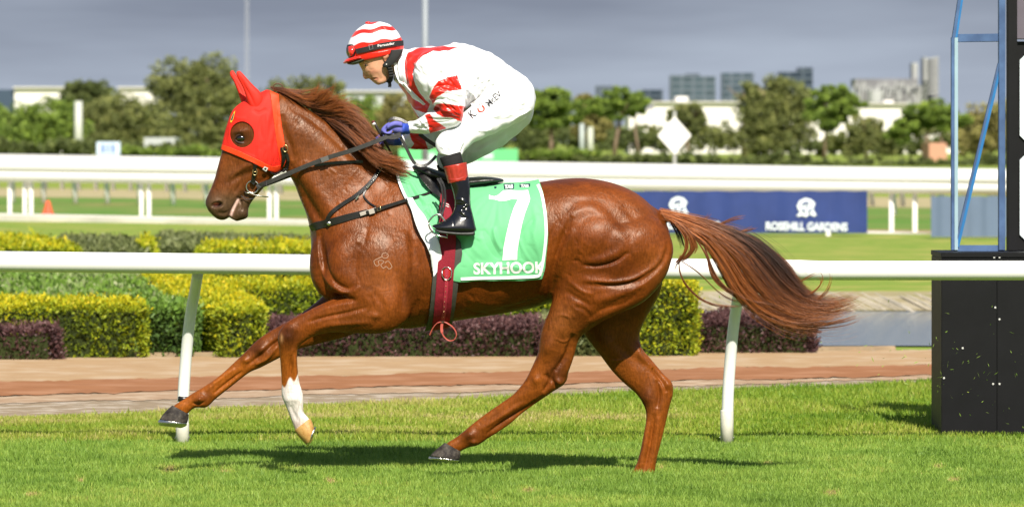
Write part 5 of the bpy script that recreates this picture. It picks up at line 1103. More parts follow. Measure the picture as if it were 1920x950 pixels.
def strip(name, ba, bb, z, mt, xs=(-900, -300, 300, 900, 1500, 2100, 2800), jag=0, n=120):
    """sheet between two boundary lines, the nearer one first"""
    X = np.linspace(xs[0], xs[-1], n); r = np.random.default_rng(len(name)); v = []
    for i, x in enumerate(X):
        for b in (ba, bb):
            y = line(b, x)+(1.2*math.sin(x*.013+b[0][1])+.8*math.sin(x*.031+b[0][1]*2)+.4*math.sin(x*.09+b[0][1]))*(b is not b4)+(r.normal(0, jag) if jag else 0); g_ = G(x, y); v.append((g_.x, g_.y, z))
    m_ = MB(); m_.add(v, [(2*i, 2*i+2, 2*i+3, 2*i+1) for i in range(n-1)]); return tag(m_.build(name, mt), kind='structure')
mb = MB(); P0 = [G(x, line(b0, x)) for x in np.linspace(-900, 2800, 30)]
mb.add([(-30,-16,-.004),(30,-16,-.004)]+[(p.x, p.y+.2, -.004) for p in P0[::-1]], [tuple(range(32))]); tag(mb.build('turf', turf), kind='structure')
sand_edge = gmat('stony_verge', (0.30,0.23,0.155), (0.20,0.155,0.10), 14, (0.42,0.36,0.29), 5, bs=25)
pink = gmat('pink_sand', (0.36,0.245,0.155), (0.30,0.20,0.125), 12, (0.44,0.34,0.24), 4)
red = gmat('red_dirt', (0.30,0.135,0.060), (0.24,0.105,0.047), 8, (0.34,0.17,0.09), 2, stretch=(.3, 1, 1))
tan = gmat('tan_sand', (0.40,0.27,0.15), (0.33,0.215,0.115), 9, (0.43,0.32,0.21), 2.5, stretch=(.4, 1, 1))
strip('verge', b0, b4, .000, sand_edge, jag=1.6, n=600); strip('sand_track', b1, b2, .004, pink, jag=.5, n=400); strip('dirt_track', b2, b3, .008, red, jag=.7, n=300); strip('sand_bank', b3, b4, .004, tan, jag=.6, n=300)
# low timber edging at the foot of the garden beds
mb = MB(); 
for x in np.arange(-600, 1560, 190):
    a = G(x+2, line(b4, x)-1); b = G(x+188, line(b4, x+188)-1); mb.beam((a.x, a.y, .01), (b.x, b.y, .01), .06, .05)
tag(mb.build('garden_edging', mat('old_timber', (0.30,0.22,0.14), .85, .2, noise=.3, nscale=6), None, False, .006), label='low weathered timber edging along the foot of the garden hedges', cat='edging')
# far ground bands
def band(name, l, r, z, mt): # (px,py) rows left: near,far ; right: near,far
    v = []
    for x in (-1200, 3200):
        t_ = (x-0)/1920
        for k in (0, 1):
            y = max(l[k]+(r[k]-l[k])*t_, HZ+6); g_ = G(x, y); v.append((g_.x, g_.y, z))
    m_ = MB(); m_.add(v, [(0,2,3,1)]); return tag(m_.build(name, mt), kind='structure')
band('far_track_grass', (404, 368), (436, 392), -.006, gmat('far_grass', (0.09,0.19,0.03), (0.12,0.22,0.04), .6, (0.25,0.22,0.08), .3))
band('far_sand_track', (368, 352), (392, 372), -.004, gmat('far_sand', (0.42,0.34,0.20), (0.30,0.28,0.14), .5))
band('far_verge', (407, 401), (440, 434), -.002, gmat('far_verge', (0.36,0.26,0.12), (0.28,0.22,0.10), 1.5))

# pond and its stone bank
wm = mat('pond_water', (0.10,0.13,0.14), .12, .5, bump=.5, bscale=5, stretch=(1, 2.2, 1))
mb = MB(); pts = [G(1150,648), G(2600,648), G(2600,583), G(1150,583)]; mb.add([(p.x, p.y, .002) for p in pts], [(0,1,2,3)]); tag(mb.build('water', wm), kind='structure')
mb = MB(); pts = [G(1100,583), G(2600,583), G(2600,547), G(1100,547)]; mb.add([(p.x, p.y, .006) for p in pts], [(0,1,2,3)]); tag(mb.build('bank_path', gmat('bank_sand', (0.34,0.27,0.16), (0.22,0.22,0.09), 2, (.42,.36,.26), 1)), kind='structure')
r_ = np.random.default_rng(5); mb = MB()
for i in range(90):
    px = 1250+i*11+r_.normal(0, 3); g_ = G(px, 581+r_.normal(0, 1.5)); s = r_.uniform(.10, .22)
    v, f = ball(0, 0, 0, 1, 1, 1, 5); v = v-v.mean(0); v = v/np.abs(v).max(0); v = v*np.array([s*1.2, s, s*.62])*r_.uniform(.85, 1.15, (len(v), 1)); mb.add(v+np.array([g_.x, g_.y, .06]), f)
tag(mb.build('rock_bank', mat('pale_rock', (0.42,0.38,0.31), .9, .2, noise=.35, nscale=5)), kind='structure')

# ================================================================== GRASS AND LEAVES
def kites(name, base, tip, width, sidev, tint, mt, parent=None):
    n = len(base); mid = base*.55+tip*.45; S = sidev/np.linalg.norm(sidev, axis=1, keepdims=True)*width[:, None]/2
    v = np.empty((n, 4, 3), np.float32); v[:, 0] = base; v[:, 1] = mid-S; v[:, 2] = tip; v[:, 3] = mid+S
    me = mesh_np(name, v.reshape(-1, 3), np.arange(n*4).reshape(n, 4)); setfloat(me, np.repeat(tint, 4)); return link(name, me, mt, parent, False)
def tint_mat(name, cols, rough=.55, trans=.3, spec=.35):
    m = bpy.data.materials.new(name); m.use_nodes = True; t = m.node_tree; t.nodes.clear()
    out = N(t, 'ShaderNodeOutputMaterial'); p = N(t, 'ShaderNodeBsdfPrincipled'); a = N(t, 'ShaderNodeAttribute', attribute_name='tint'); r = N(t, 'ShaderNodeValToRGB')
    while len(r.color_ramp.elements) < len(cols): r.color_ramp.elements.new(0.5)
    for e, (ps, cl) in zip(r.color_ramp.elements, cols): e.position = ps; e.color = (*cl, 1)
    L(t, a.outputs['Fac'], r.inputs[0]); L(t, r.outputs[0], p.inputs['Base Color']); p.inputs['Roughness'].default_value = rough; p.inputs['Specular IOR Level'].default_value = spec
    tr = N(t, 'ShaderNodeBsdfTranslucent'); L(t, r.outputs[0], tr.inputs[0]); mx = N(t, 'ShaderNodeMixShader'); mx.inputs[0].default_value = trans
    L(t, p.outputs[0], mx.inputs[1]); L(t, tr.outputs[0], mx.inputs[2]); L(t, mx.outputs[0], out.inputs[0]); return m
def vnoise(x, y, sc_, seed=0):
    r = np.random.default_rng(seed); n = 64; g_ = r.random((n, n)); X = (x*sc_) % (n-1); Y = (y*sc_) % (n-1); i = X.astype(int); j = Y.astype(int); u = X-i; v = Y-j; u = u*u*(3-2*u); v = v*v*(3-2*v)
    return (g_[i, j]*(1-u)+g_[i+1, j]*u)*(1-v)+(g_[i, j+1]*(1-u)+g_[i+1, j+1]*u)*v
def turf_blades(n, px0, px1, py0, py1, hmin, hmax, wd, seed, bias=1.0):
    r = np.random.default_rng(seed); py = py1+(py0-py1)*r.random(n)**bias; d = gd(py); d = d[0]*0+d
    px = r.uniform(px0, px1, n); x = (px-960)/F*d; y = d-CD
    h = r.uniform(hmin, hmax, n)*(0.75+0.5*vnoise(x+50, y+50, 3.1, seed)); a = r.random(n)*6.28; ln = r.uniform(.1, .9, n)*h
    base = np.stack([x, y, np.full(n, -.004)], -1); tip = base+np.stack([np.cos(a)*ln, np.sin(a)*ln, h], -1)
    b = r.random(n)*6.28; sd = np.stack([np.cos(b), np.sin(b), np.zeros(n)], -1)
    return base, tip, np.full(n, wd)*r.uniform(.7, 1.3, n), sd, x, y, px, py, r
gm_ = tint_mat('grass_blades', [(0.0, (0.07,0.14,0.016)), (0.35, (0.185,0.315,0.042)), (0.7, (0.30,0.43,0.07)), (0.88, (0.40,0.45,0.08)), (1.0, (0.48,0.36,0.16))], trans=.35)
bs, tp, wd_, sd, x, y, px, py, r = turf_blades(560000, -520, 2440, 985, 822, .022, .048, .0050, 1)
tn = .14+.36*vnoise(x+50, y+50, 1.6, 3)+.34*vnoise(x+50, y+50, 9, 4)+r.normal(0, .10, len(x))
for cx, cy, rad in ((320,886,18),(424,888,14),(1758,878,12),(1800,884,8),(1790,905,14),(1440,870,8),(150,905,10),(620,905,10),(990,925,14),(60,930,16),(1240,880,8),(1560,930,14),(560,880,9),(1100,905,8)):
    k = np.exp(-(((px-cx)/rad)**2+((py-cy)/(rad*.45))**2)); tn = tn+k*.65; tp[:, 2] -= (tp[:, 2]*.4)*np.minimum(k, 1)
tag(kites('turf_grass', bs, tp, wd_, sd, np.clip(tn, 0, 1), gm_), kind='stuff')
bs, tp, wd_, sd, x, y, px, py, r = turf_blades(230000, -120, 2040, 826, 0, .03, .062, .0075, 2) if False else turf_blades(10, 0, 1, 826, 800, .03, .06, .007, 2)
n = 260000; r = np.random.default_rng(9); px = r.uniform(-520, 2440, n); lim = 790+(719-790)*px/1745; py = 830-(830-lim)*r.random(n)+r.normal(0, 2.0, n); py = np.minimum(py, 835)
d = CH*F/(py-HZ); x = (px-960)/F*d; y = d-CD; h = r.uniform(.025, .060, n)*(0.7+.6*vnoise(x+50, y+50, 2.5, 8)); a = r.random(n)*6.28; ln = r.uniform(.1, .8, n)*h
bs = np.stack([x, y, np.full(n, -.004)], -1); tp = bs+np.stack([np.cos(a)*ln, np.sin(a)*ln, h], -1); b = r.random(n)*6.28; sd = np.stack([np.cos(b), np.sin(b), np.zeros(n)], -1)
tn = .45+.42*vnoise(x*1.0+50, y+50, 1.3, 5)+.28*vnoise(x+50, y+50, 6, 6)-.22*sm(1250, 1500, px)+r.normal(0, .10, n)-.1
tag(kites('rough_grass', bs, tp, np.full(n, .0085), sd, np.clip(tn, 0, 1), tint_mat('rough_grass_blades', [(0.0, (0.07,0.14,0.012)), (0.35, (0.16,0.28,0.02)), (0.65, (0.29,0.38,0.04)), (0.85, (0.45,0.44,0.10)), (1.0, (0.55,0.44,0.22))], trans=.35)), kind='stuff')
# clippings thrown up by the hooves
n = 110; r = np.random.default_rng(21); px = r.normal(1770, 95, n); py = np.clip(r.normal(715, 62, n), 560, 812); dy = r.uniform(-.5, 1.6, n); px = np.r_[px, [1078,1180,1268,1540,1545,1500,1620,1650,1555,1350]]; py = np.r_[py, [745,742,655,640,598,600,650,700,585,560]]; dy = np.r_[dy, np.zeros(10)]; n += 10
bs = Wn(px, py, dy); a = r.normal(size=(n, 3)); a /= np.linalg.norm(a, axis=1, keepdims=True); Lh = r.uniform(.008, .038, n)
tag(kites('grass_clippings', bs, bs+a*Lh[:, None], np.full(n, .0055), r.normal(size=(n, 3)), np.clip(r.normal(.62, .15, n), 0, 1), gm_), kind='stuff')

leafm = {
 'yellow': tint_mat('golden_leaves', [(0.0, (0.08,0.12,0.008)), (0.35, (0.27,0.34,0.014)), (0.65, (0.48,0.46,0.012)), (1.0, (0.80,0.58,0.012))]),
 'green': tint_mat('green_leaves', [(0.0, (0.03,0.06,0.015)), (0.4, (0.09,0.17,0.028)), (0.75, (0.19,0.33,0.04)), (1.0, (0.30,0.34,0.16))]),
 'purple': tint_mat('purple_leaves', [(0.0, (0.035,0.016,0.018)), (0.45, (0.12,0.055,0.055)), (0.8, (0.23,0.125,0.12)), (1.0, (0.36,0.08,0.06))]),
 'grey': tint_mat('grey_green_leaves', [(0.0, (0.05,0.07,0.02)), (0.4, (0.15,0.18,0.06)), (0.8, (0.27,0.29,0.12)), (1.0, (0.40,0.34,0.20))])}
core_m = mat('hedge_core', (0.03,0.04,0.012), .95, .1)
def hedge(name, foot, z1, kind, label, size=.036, dens=4600, top=None, parent=None, group=None, seed=0, z0=0, toph=.25, cat='hedge', twist=0.0, basen=.31):
    """clipped hedge over a footprint of ground points; leaves over a dark core"""
    r = np.random.default_rng(seed+len(name)); foot = [Vector((p[0], p[1], 0)) for p in foot]; n = len(foot)
    ctr = sum(foot, Vector())/n; pts = []; nrm = []; zz = []
    def put(P_, nn): pts.append(P_); nrm.append(np.tile(nn, (len(P_), 1)))
    for i in range(n):
        a, b = foot[i], foot[(i+1) % n]; e = b-a; ln = e.length; k = int(ln*(z1-z0)*dens)
        u = r.random(k)[:, None]; z = z0+(z1-z0)*r.random(k)[:, None]**.9; P_ = np.array(a)[None, :]*(1-u)+np.array(b)[None, :]*u; P_[:, 2:3] = z
        nn = np.array([e.y, -e.x, 0])/max(ln, 1e-6); put(P_, nn)
    lo = np.min([tuple(p) for p in foot], 0); hi = np.max([tuple(p) for p in foot], 0); A = (hi[0]-lo[0])*(hi[1]-lo[1]); k = int(A*dens*1.0)
    P_ = np.stack([r.uniform(lo[0], hi[0], k), r.uniform(lo[1], hi[1], k), np.full(k, z1)], -1); P_ = P_[inpoly(P_, np.array([(p.x, p.y) for p in foot]))]; put(P_, np.array([0, 0, 1.]))
    P_ = np.vstack(pts); Nn = np.vstack(nrm); k = len(P_)
    bumpy = (vnoise(P_[:, 0]+30, P_[:, 2]*1.0+P_[:, 1]+30, 7, seed)-.5)*.07+r.normal(-.012, .024, k)
    P_ = P_+Nn*bumpy[:, None]
    dr = Nn*r.uniform(.2, 1.1, (k, 1))+r.normal(0, .6, (k, 3))+np.array([0, 0, .35]); dr /= np.linalg.norm(dr, axis=1, keepdims=True); s = size*r.uniform(.6, 1.3, k)
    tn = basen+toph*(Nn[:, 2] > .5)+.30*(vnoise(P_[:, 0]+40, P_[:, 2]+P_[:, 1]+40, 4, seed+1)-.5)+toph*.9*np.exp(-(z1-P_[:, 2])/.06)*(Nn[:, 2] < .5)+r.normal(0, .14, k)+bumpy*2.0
    root = empty(name, (ctr.x, ctr.y, 0), label=label, cat=cat, group=group)
    cb_ = MB(); ins = [ctr+(p-ctr)*.96 for p in foot]; ins = [(ctr+(p-ctr)*(1-min(.10/max((p-ctr).length, .05), .5))) for p in foot]
    v = [(p.x, p.y, z0) for p in ins]+[(p.x, p.y, z1-.07) for p in ins]; cb_.add(v, [tuple(range(n, 2*n))]+[(i, (i+1) % n, n+(i+1) % n, n+i) for i in range(n)]); cb_.build('branches', core_m, root)
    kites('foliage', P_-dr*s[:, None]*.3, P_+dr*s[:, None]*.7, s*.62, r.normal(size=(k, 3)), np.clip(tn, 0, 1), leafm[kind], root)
    return root
def rect(pxa, pxb, dn, df): return [(xat(pxa, dn), dn-CD), (xat(pxb, dn), dn-CD), (xat(pxb, dn)+ (df-dn)*0.0, df-CD), (xat(pxa, dn), df-CD)]
D0 = gd(671)
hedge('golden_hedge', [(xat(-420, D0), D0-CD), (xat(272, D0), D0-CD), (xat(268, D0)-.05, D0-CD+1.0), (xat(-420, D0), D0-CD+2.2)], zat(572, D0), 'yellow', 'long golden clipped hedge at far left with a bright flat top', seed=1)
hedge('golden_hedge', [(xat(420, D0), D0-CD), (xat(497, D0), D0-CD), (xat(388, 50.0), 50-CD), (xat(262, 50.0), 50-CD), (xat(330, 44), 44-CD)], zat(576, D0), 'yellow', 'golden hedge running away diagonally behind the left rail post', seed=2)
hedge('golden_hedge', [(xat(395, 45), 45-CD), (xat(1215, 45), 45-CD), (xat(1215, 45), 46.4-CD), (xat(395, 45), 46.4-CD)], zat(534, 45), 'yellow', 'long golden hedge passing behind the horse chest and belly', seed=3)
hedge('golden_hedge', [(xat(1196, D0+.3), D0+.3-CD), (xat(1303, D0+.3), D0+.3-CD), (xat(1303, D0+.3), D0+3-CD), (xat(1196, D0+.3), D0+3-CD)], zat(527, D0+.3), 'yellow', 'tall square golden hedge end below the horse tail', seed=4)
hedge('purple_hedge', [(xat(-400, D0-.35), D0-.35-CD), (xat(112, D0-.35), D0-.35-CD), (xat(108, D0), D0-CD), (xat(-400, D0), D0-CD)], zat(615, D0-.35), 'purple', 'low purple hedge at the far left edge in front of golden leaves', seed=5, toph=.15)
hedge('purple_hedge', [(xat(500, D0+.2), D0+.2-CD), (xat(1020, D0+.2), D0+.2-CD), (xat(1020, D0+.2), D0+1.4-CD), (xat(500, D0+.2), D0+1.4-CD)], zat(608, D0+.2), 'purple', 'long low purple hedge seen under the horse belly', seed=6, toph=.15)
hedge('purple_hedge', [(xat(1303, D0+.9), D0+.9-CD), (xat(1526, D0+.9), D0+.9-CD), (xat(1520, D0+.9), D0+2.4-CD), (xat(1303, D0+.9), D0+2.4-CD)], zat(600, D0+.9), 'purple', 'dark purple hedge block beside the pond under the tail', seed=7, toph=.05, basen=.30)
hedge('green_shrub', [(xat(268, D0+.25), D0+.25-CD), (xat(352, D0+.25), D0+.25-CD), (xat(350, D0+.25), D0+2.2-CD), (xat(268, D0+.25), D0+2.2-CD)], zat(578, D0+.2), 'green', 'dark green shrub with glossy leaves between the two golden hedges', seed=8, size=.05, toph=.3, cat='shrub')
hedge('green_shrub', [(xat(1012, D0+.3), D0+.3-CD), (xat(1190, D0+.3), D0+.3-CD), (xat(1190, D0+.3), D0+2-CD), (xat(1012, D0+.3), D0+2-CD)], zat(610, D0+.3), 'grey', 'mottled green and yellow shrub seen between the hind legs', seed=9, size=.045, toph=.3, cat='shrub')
hedge('ivy_bed', [(xat(-420, 44.6), 44.6-CD), (xat(300, 44.6), 44.6-CD), (xat(250, 53), 53-CD), (xat(-420, 53), 53-CD)], zat(553, 44.6), 'green', 'broad bed of dark green ground ivy under the left rail', seed=10, size=.06, dens=800, toph=.3, cat='plant bed', basen=.4)
hedge('grey_hedge', [(xat(150, 56), 56-CD), (xat(262, 56), 56-CD), (xat(262, 62), 62-CD), (xat(110, 64), 64-CD)], zat(450, 62), 'grey', 'grey green hedge above the left rail beside a yellow gap', seed=11, size=.07, dens=750, toph=.05)
hedge('grey_hedge', [(xat(288, 58), 58-CD), (xat(600, 58), 58-CD), (xat(600, 63), 63-CD), (xat(300, 66), 66-CD)], zat(445, 64), 'grey', 'long grey green hedge above the rail below the horse muzzle', seed=12, size=.07, dens=750, toph=.05)
hedge('golden_hedge', [(xat(-300, 55), 55-CD), (xat(150, 55), 55-CD), (xat(60, 61), 61-CD), (xat(-300, 63), 63-CD)], zat(452, 58), 'yellow', 'rounded golden hedge just above the rail at far left', seed=13, size=.06, dens=800, toph=.2)
hedge('golden_hedge', [(xat(366, 53), 53-CD), (xat(640, 53), 53-CD), (xat(620, 56), 56-CD), (xat(395, 56), 56-CD)], zat(462, 54), 'yellow', 'golden hedge just above the rail left of the horse chest', seed=14, size=.06, dens=800, toph=.2)
hedge('golden_hedge', [(xat(263, 57), 57-CD), (xat(287, 57), 57-CD), (xat(287, 60), 60-CD), (xat(263, 60), 60-CD)], zat(452, 58), 'yellow', 'small golden shrub squeezed between two grey green hedges', seed=15, size=.06, dens=800, toph=.2)
hedge('dark_hedge', [(xat(130, 50), 50-CD), (xat(262, 50), 50-CD), (xat(262, 52.5), 52.5-CD), (xat(130, 52.5), 52.5-CD)], zat(524, 50), 'grey', 'small mottled hedge directly below the left rail', seed=16, size=.05, dens=1100, toph=.2)

# ================================================================== NEAR RAIL
plastic = mat('white_plastic_rail', (0.80,0.80,0.78), .35, .5, noise=.03, nscale=3, bump=.05, bscale=8)
rail = empty('running_rail', (xat(960, 28.4), 28.4-CD, 0), label='white plastic running rail crossing the whole view on curved posts', cat='rail')
yr_ = 2.42; mb = MB(); mb.tube([W(-900,480,yr_), W(0,490,yr_), W(700,497.5,yr_), W(1200,503,yr_), W(1484,506,yr_)], .0605, 28); mb.build('rail_tube', plastic, rail, True)
mb = MB(); mb.tube([W(1484,506,yr_), W(1500,506.3,yr_), W(1528,506.8,yr_), W(1536,507,yr_), W(1950,507,yr_), W(3000,507,yr_)], [.0605,.0600,.0575,.0570,.0570,.0570], 28); mb.build('rail_tube', plastic, rail, True)
for (bx, tx, ty, slv, band_) in ((342, 371, 512, 792, True), (1363, 1402, 520, 768, False), (-679, -650, 502, 792, False), (2384, 2412, 520, 768, False)):
    yb_ = 2.84; k = [(bx, 836, yb_), (bx+.5, 800, yb_), (bx+2, 740, yb_-.005), (bx+6, 680, yb_-.02), (bx+11, 625, yb_-.06), (bx+17, 580, yb_-.12), (bx+23, 548, yb_-.20), (tx, ty, yb_-.36)]
    C = catmull(np.array(k, float), 5); P3 = [W(*c_) for c_ in C]; mb = MB(); mb.tube(P3, [.036-.004*i/len(P3) for i in range(len(P3))], 20); po = mb.build('rail_post', plastic, rail, True)
    mb = MB(); mb.tube([W(bx,838,yb_), W(bx,slv+2,yb_), W(bx,slv,yb_)], [.0395,.0395,.037], 20); mb.build('post_sleeve', mat('dirty_white', (0.62,0.60,0.52), .6, noise=.25, nscale=12), po, True)
    if band_: mb = MB(); mb.tube([W(bx+2.4,752,yb_-.004), W(bx+3,742,yb_-.005)], .0375, 20); mb.build('post_band', black_leather, po, True)
    for s in (-13.5, 13.5):
        mb = MB(); mb.tube([W(bx+s*.9,820,yb_), W(bx+s,820,yb_)], .008, 8); mb.build('bolt', steel, po, True)

# ================================================================== BLACK BASE AND STEEL TOWER
blk = mat('black_board', (0.004,0.004,0.005), .5, .25, noise=.3, nscale=6, bump=.08, bscale=4)
DB = gd(818); tow = empty('winning_post_tower', (xat(1850, DB), DB-CD+.5, 0), label='blue steel frame tower on a black boxed base at the right edge', cat='tower')
x0, x1, xe = xat(1765, DB), xat(1869, DB), xat(2080, DB); zt = zat(477, DB); y0 = DB-CD
mb = MB(); mb.box(x0, x1-.001, y0, y0+.70, -.01, zt-.02); bx_ = mb.build('base_panel', blk, tow, False, .004)
mb = MB(); mb.box(x1+.001, xe, y0, y0+.70, -.01, zt-.02); mb.build('base_panel', blk, tow, False, .004)
mb = MB(); mb.box(x0-.003, xe, y0-.004, y0+.705, zt-.018, zt+.012); mb.build('base_lid', blk, tow, False, .003)
for (sx, sy) in ((1864,482),(1874,482),(1874,598),(1862,719),(1874,719),(1805,652),(1866,576),(1770,708)):
    mb = MB(); mb.tube([Vector((xat(sx, DB), y0-.004, zat(sy, DB))), Vector((xat(sx, DB), y0+.01, zat(sy, DB)))], .0062, 8); mb.build('screw', mat('pale_screw', (.55,.55,.52), .5), tow)
DT = DB+.40; stl = mat('blue_steel', (0.045,0.085,0.19), .55, .3, noise=.25, nscale=5, color2=(0.065,0.12,0.24)); stp = mat('pale_blue_steel', (0.27,0.39,0.45), .5, .4, noise=.1, nscale=5); stb = mat('bright_blue_steel', (0.015,0.14,0.36), .45, .5, noise=.2, nscale=6); rust = mat('rust', (0.20,0.05,0.02), .9, .2, noise=.4, nscale=30)
def T(px, py, dd=0): return Vector((xat(px, DT+dd), DT+dd-CD, zat(py, DT+dd)))
def member(name, a, b, w_, h_, mt): mb = MB(); mb.beam(a, b, w_, h_, (0, 1, 0)); return mb.build(name, mt, tow, False, .003)
member('upright', T(1786.5,469), T(1786.5,70), .022, .05, stl); member('upright', T(1792,469), T(1792,70), .024, .05, stp); member('upright', T(1878,469), T(1878,-60), .040, .06, stl)
member('raking_post', T(1788,72), T(1805,-40), .022, .05, stl); member('raking_post', T(1792,72), T(1809,-40), .016, .05, stb)
member('cross_beam', T(1795,72), T(1873,71), .05, .028, stl); member('cross_beam', T(1788,467), T(1884,467), .05, .02, stl)
member('brace', T(1790.5,463), T(1873,118), .013, .045, stl); member('brace', T(1795,464), T(1877,120), .017, .042, stb)
member('gusset', T(1789,66), T(1794,66), .02, .03, rust)
mb = MB(); mb.beam(T(1897,470), T(1897,-60), .06, .085, (0, 1, 0)); mb.build('sign_frame', blk, tow, False, .004)
mb = MB(); mb.box(T(1906,80).x, T(2080,80).x, DT-CD+.01, DT-CD+.06, zat(470, DT), zat(78, DT)); mb.build('sign_frame', blk, tow, False, .004)
mb = MB(); mb.box(T(1904,0).x, T(2080,0).x, DT-CD-.03, DT-CD+.05, zat(74, DT), zat(-70, DT)); mb.build('sign_header', mat('plum_board', (0.10,0.085,0.11), .5, noise=.15, nscale=4), tow, False, .004)
panel = mat('pale_panel', (0.62,0.70,0.74), .3, .5)
for (ya, yb2) in ((95, 272), (282, 458)):
    ym = (ya+yb2)/2; v = [T(1912, ya+18, -.0), T(1930, ya), T(2060, ya), T(2060, yb2), T(1930, yb2), T(1912, yb2-18)]; mb = MB()
    mb.add([(p.x, p.y-.004, p.z) for p in v]+[(p.x, p.y+.008, p.z) for p in v], [tuple(range(6))[::-1], tuple(range(6, 12))]+[(i, (i+1) % 6, 6+(i+1) % 6, 6+i) for i in range(6)]); mb.build('sign_panel', panel, tow)

# ================================================================== FAR RAILS, BANNERS
farw = mat('far_white_rail', (0.80,0.79,0.76), .5, .4)
def lrp(a, b, t): return a+(b-a)*t
def gz(px, py, d): return CH-(py-HZ)/F*d
def far_fence(name, label, dl, dr, base, tops, spacing, curved, pxs=None, postw=.07, seed=0):
    postw = .125 if curved else .045
    """dl, dr: distance at photo columns 0 and 1920; base and tops: (row at 0, row at 1920) of the foot and of each rail centre, with its radius"""
    def at(px, rows): t_ = px/1920; 
    def P_(px, rows):
        t_ = px/1920; d = 1/((1-t_)/dl+t_/dr); return Vector((xat(px, d), d-CD, zat(rows[0]+(rows[1]-rows[0])*t_, d)))
    A = P_(-420, base); B = P_(2340, base); ln = (B-A).length; root = empty(name, tuple((A+B)/2), label=label, cat='rail fence')
    for (l_, r_, rad) in tops:
        mb = MB(); pts = [P_(px, (l_, r_)) for px in np.linspace(-420, 2340, 9)]; mb.tube(pts, rad, 10); mb.build('rail', farw, root, True)
    if pxs is None:
        pxs = []; s = seed*.37
        while s < ln:
            p = A.lerp(B, s/ln); pxs.append(960+p.x*F/(p.y+CD)); s += spacing
    zr = tops[0]
    for px in pxs:
        p = P_(px, base); q_ = P_(px, zr[:2]); mb = MB(); h = q_.z-p.z
        if curved: mb.tube([p+Vector((0,.30,-.1)), p+Vector((-.03,.30,h*.45)), p+Vector((-.10,.2,h*.75)), p+Vector((-.18,.06,h*.95))], postw*.6, 8)
        else: mb.box(p.x-postw, p.x+postw, p.y+.04, p.y+.12, p.z-.1, q_.z)
        mb.build('post', farw, root, curved)
    return root
far_fence('rail_fence', 'nearest distant white rail fence with paired posts on a concrete kerb', 112, 95, (405, 446), [(312, 337, .13), (330, 354, .13)], 3, False, [-230,-216,-190,18,46,58,265,279,505,518,745,760,985,1000,1225,1240,1450,1465,1672,1716,1890,1905,2100,2120])
far_fence('rail_fence', 'second distant white rail fence on leaning posts', 142, 110, (373, 398), [(301, 331, .13), (318, 345, .12)], 1.6, True, seed=1)
far_fence('rail_fence', 'farthest white rail fence, its posts small and close together', 186, 128, (352, 384), [(295, 326, .12), (306, 336, .12)], 1.5, True, seed=2)
mb = MB(); v = []
for px in (-420, 2340):
    t_ = px/1920; d = 1/((1-t_)/110.5+t_/93.5); x = xat(px, d); zt_ = zat(403+40*t_, d); v += [(x,d-CD,-.5),(x,d-CD,zt_),(x,d-CD+1.2,zt_+.02),(x,d-CD+1.2,-.5)]
mb.add(v, [(0,1,2,3),(7,6,5,4),(0,4,5,1),(1,5,6,2),(2,6,7,3)]); tag(mb.build('concrete_kerb', mat('pale_concrete', (0.66,0.62,0.55), .85, .2, noise=.2, nscale=.8)), kind='structure')
def banner(pxa, pxb, pya, pyb, d, mt, label, sign):
    root = empty('banner', (xat((pxa+pxb)/2, d), d-CD, 0), label=label, cat='banner'); n = 60; v = []; 
    for i in range(n+1):
        px = lrp(pxa, pxb, i/n); w_ = .012*math.sin(i*.9)+.01*math.sin(i*.37+1)
        for (yy, q) in ((pya+.6*math.sin(i*.8), 0), (pyb, 0), (pyb, .02), (pya+.6*math.sin(i*.8), .02)): v.append((xat(px, d), d-CD+w_+q, zat(yy, d)))
    f = []
    for i in range(n):
        for j in range(4): f.append((i*4+j, i*4+(j+1) % 4, (i+1)*4+(j+1) % 4, (i+1)*4+j))
    f += [(0,1,2,3), (n*4+3, n*4+2, n*4+1, n*4)]; mb = MB(); mb.add(v, f); b_ = mb.build('cloth', mt, root, False)
    return root, d-CD-.03
navyb = mat('navy_banner', (0.020,0.040,0.165), .55, .4, noise=.25, nscale=.9); ban_w = mat('banner_print', (0.70,0.76,0.82), .6)
DBn = 92.5
ban, yb3 = banner(1184, 1626, 358, 437, DBn, navyb, 'navy blue banner with white lettering and crest hanging on the far rail', True)
def bdec(fn, *a, **k): return fn(*a, **k)
def disc(cx, cy, rx, ry, a0=0, a1=360, n=28): return [(cx+rx*math.cos(math.radians(a0+(a1-a0)*i/n)), cy+ry*math.sin(math.radians(a0+(a1-a0)*i/n))) for i in range(n)]
for cx, cy in ((1272, 386), (1512, 389)):
    decal_poly([(cx-19,cy+15),(cx-12,cy+9),(cx-18,cy-2),(cx-13,cy-13),(cx-2,cy-18),(cx+10,cy-15),(cx+17,cy-7),(cx+14,cy-2),(cx+13,cy+4),(cx+19,cy+14),(cx+14,cy+17),(cx+6,cy+12),(cx,cy+18),(cx-9,cy+15),(cx-14,cy+17)], None, 0, 'crest', ban_w, ban, 8, oy=yb3)
    for p in ([(cx-9,cy-6),(cx-3,cy-11),(cx+6,cy-10),(cx+4,cy-7),(cx-2,cy-7),(cx-6,cy-3)], [(cx-10,cy+2),(cx-6,cy+2),(cx-1,cy+9),(cx-4,cy+10)], [(cx+1,cy-4),(cx+4,cy-4),(cx+1,cy+3),(cx-1,cy+2)], [(cx+2,cy+9),(cx+8,cy+1),(cx+11,cy+3),(cx+6,cy+10)]):
        decal_poly(p, None, 0, 'crest_line', navyb, ban, 8, oy=yb3-.02)
decal_text('ROSEHILL GARDENS', 1436, 1589, 430.5, 14.5, None, 0, .8, 'banner_lettering', ban_w, ban, maxe=30, bold=.035, oy=yb3)
decal_text('ROSEHILL GARDENS', 1196, 1349, 427.5, 14.5, None, 0, .8, 'banner_lettering', ban_w, ban, maxe=30, bold=.035, oy=yb3)
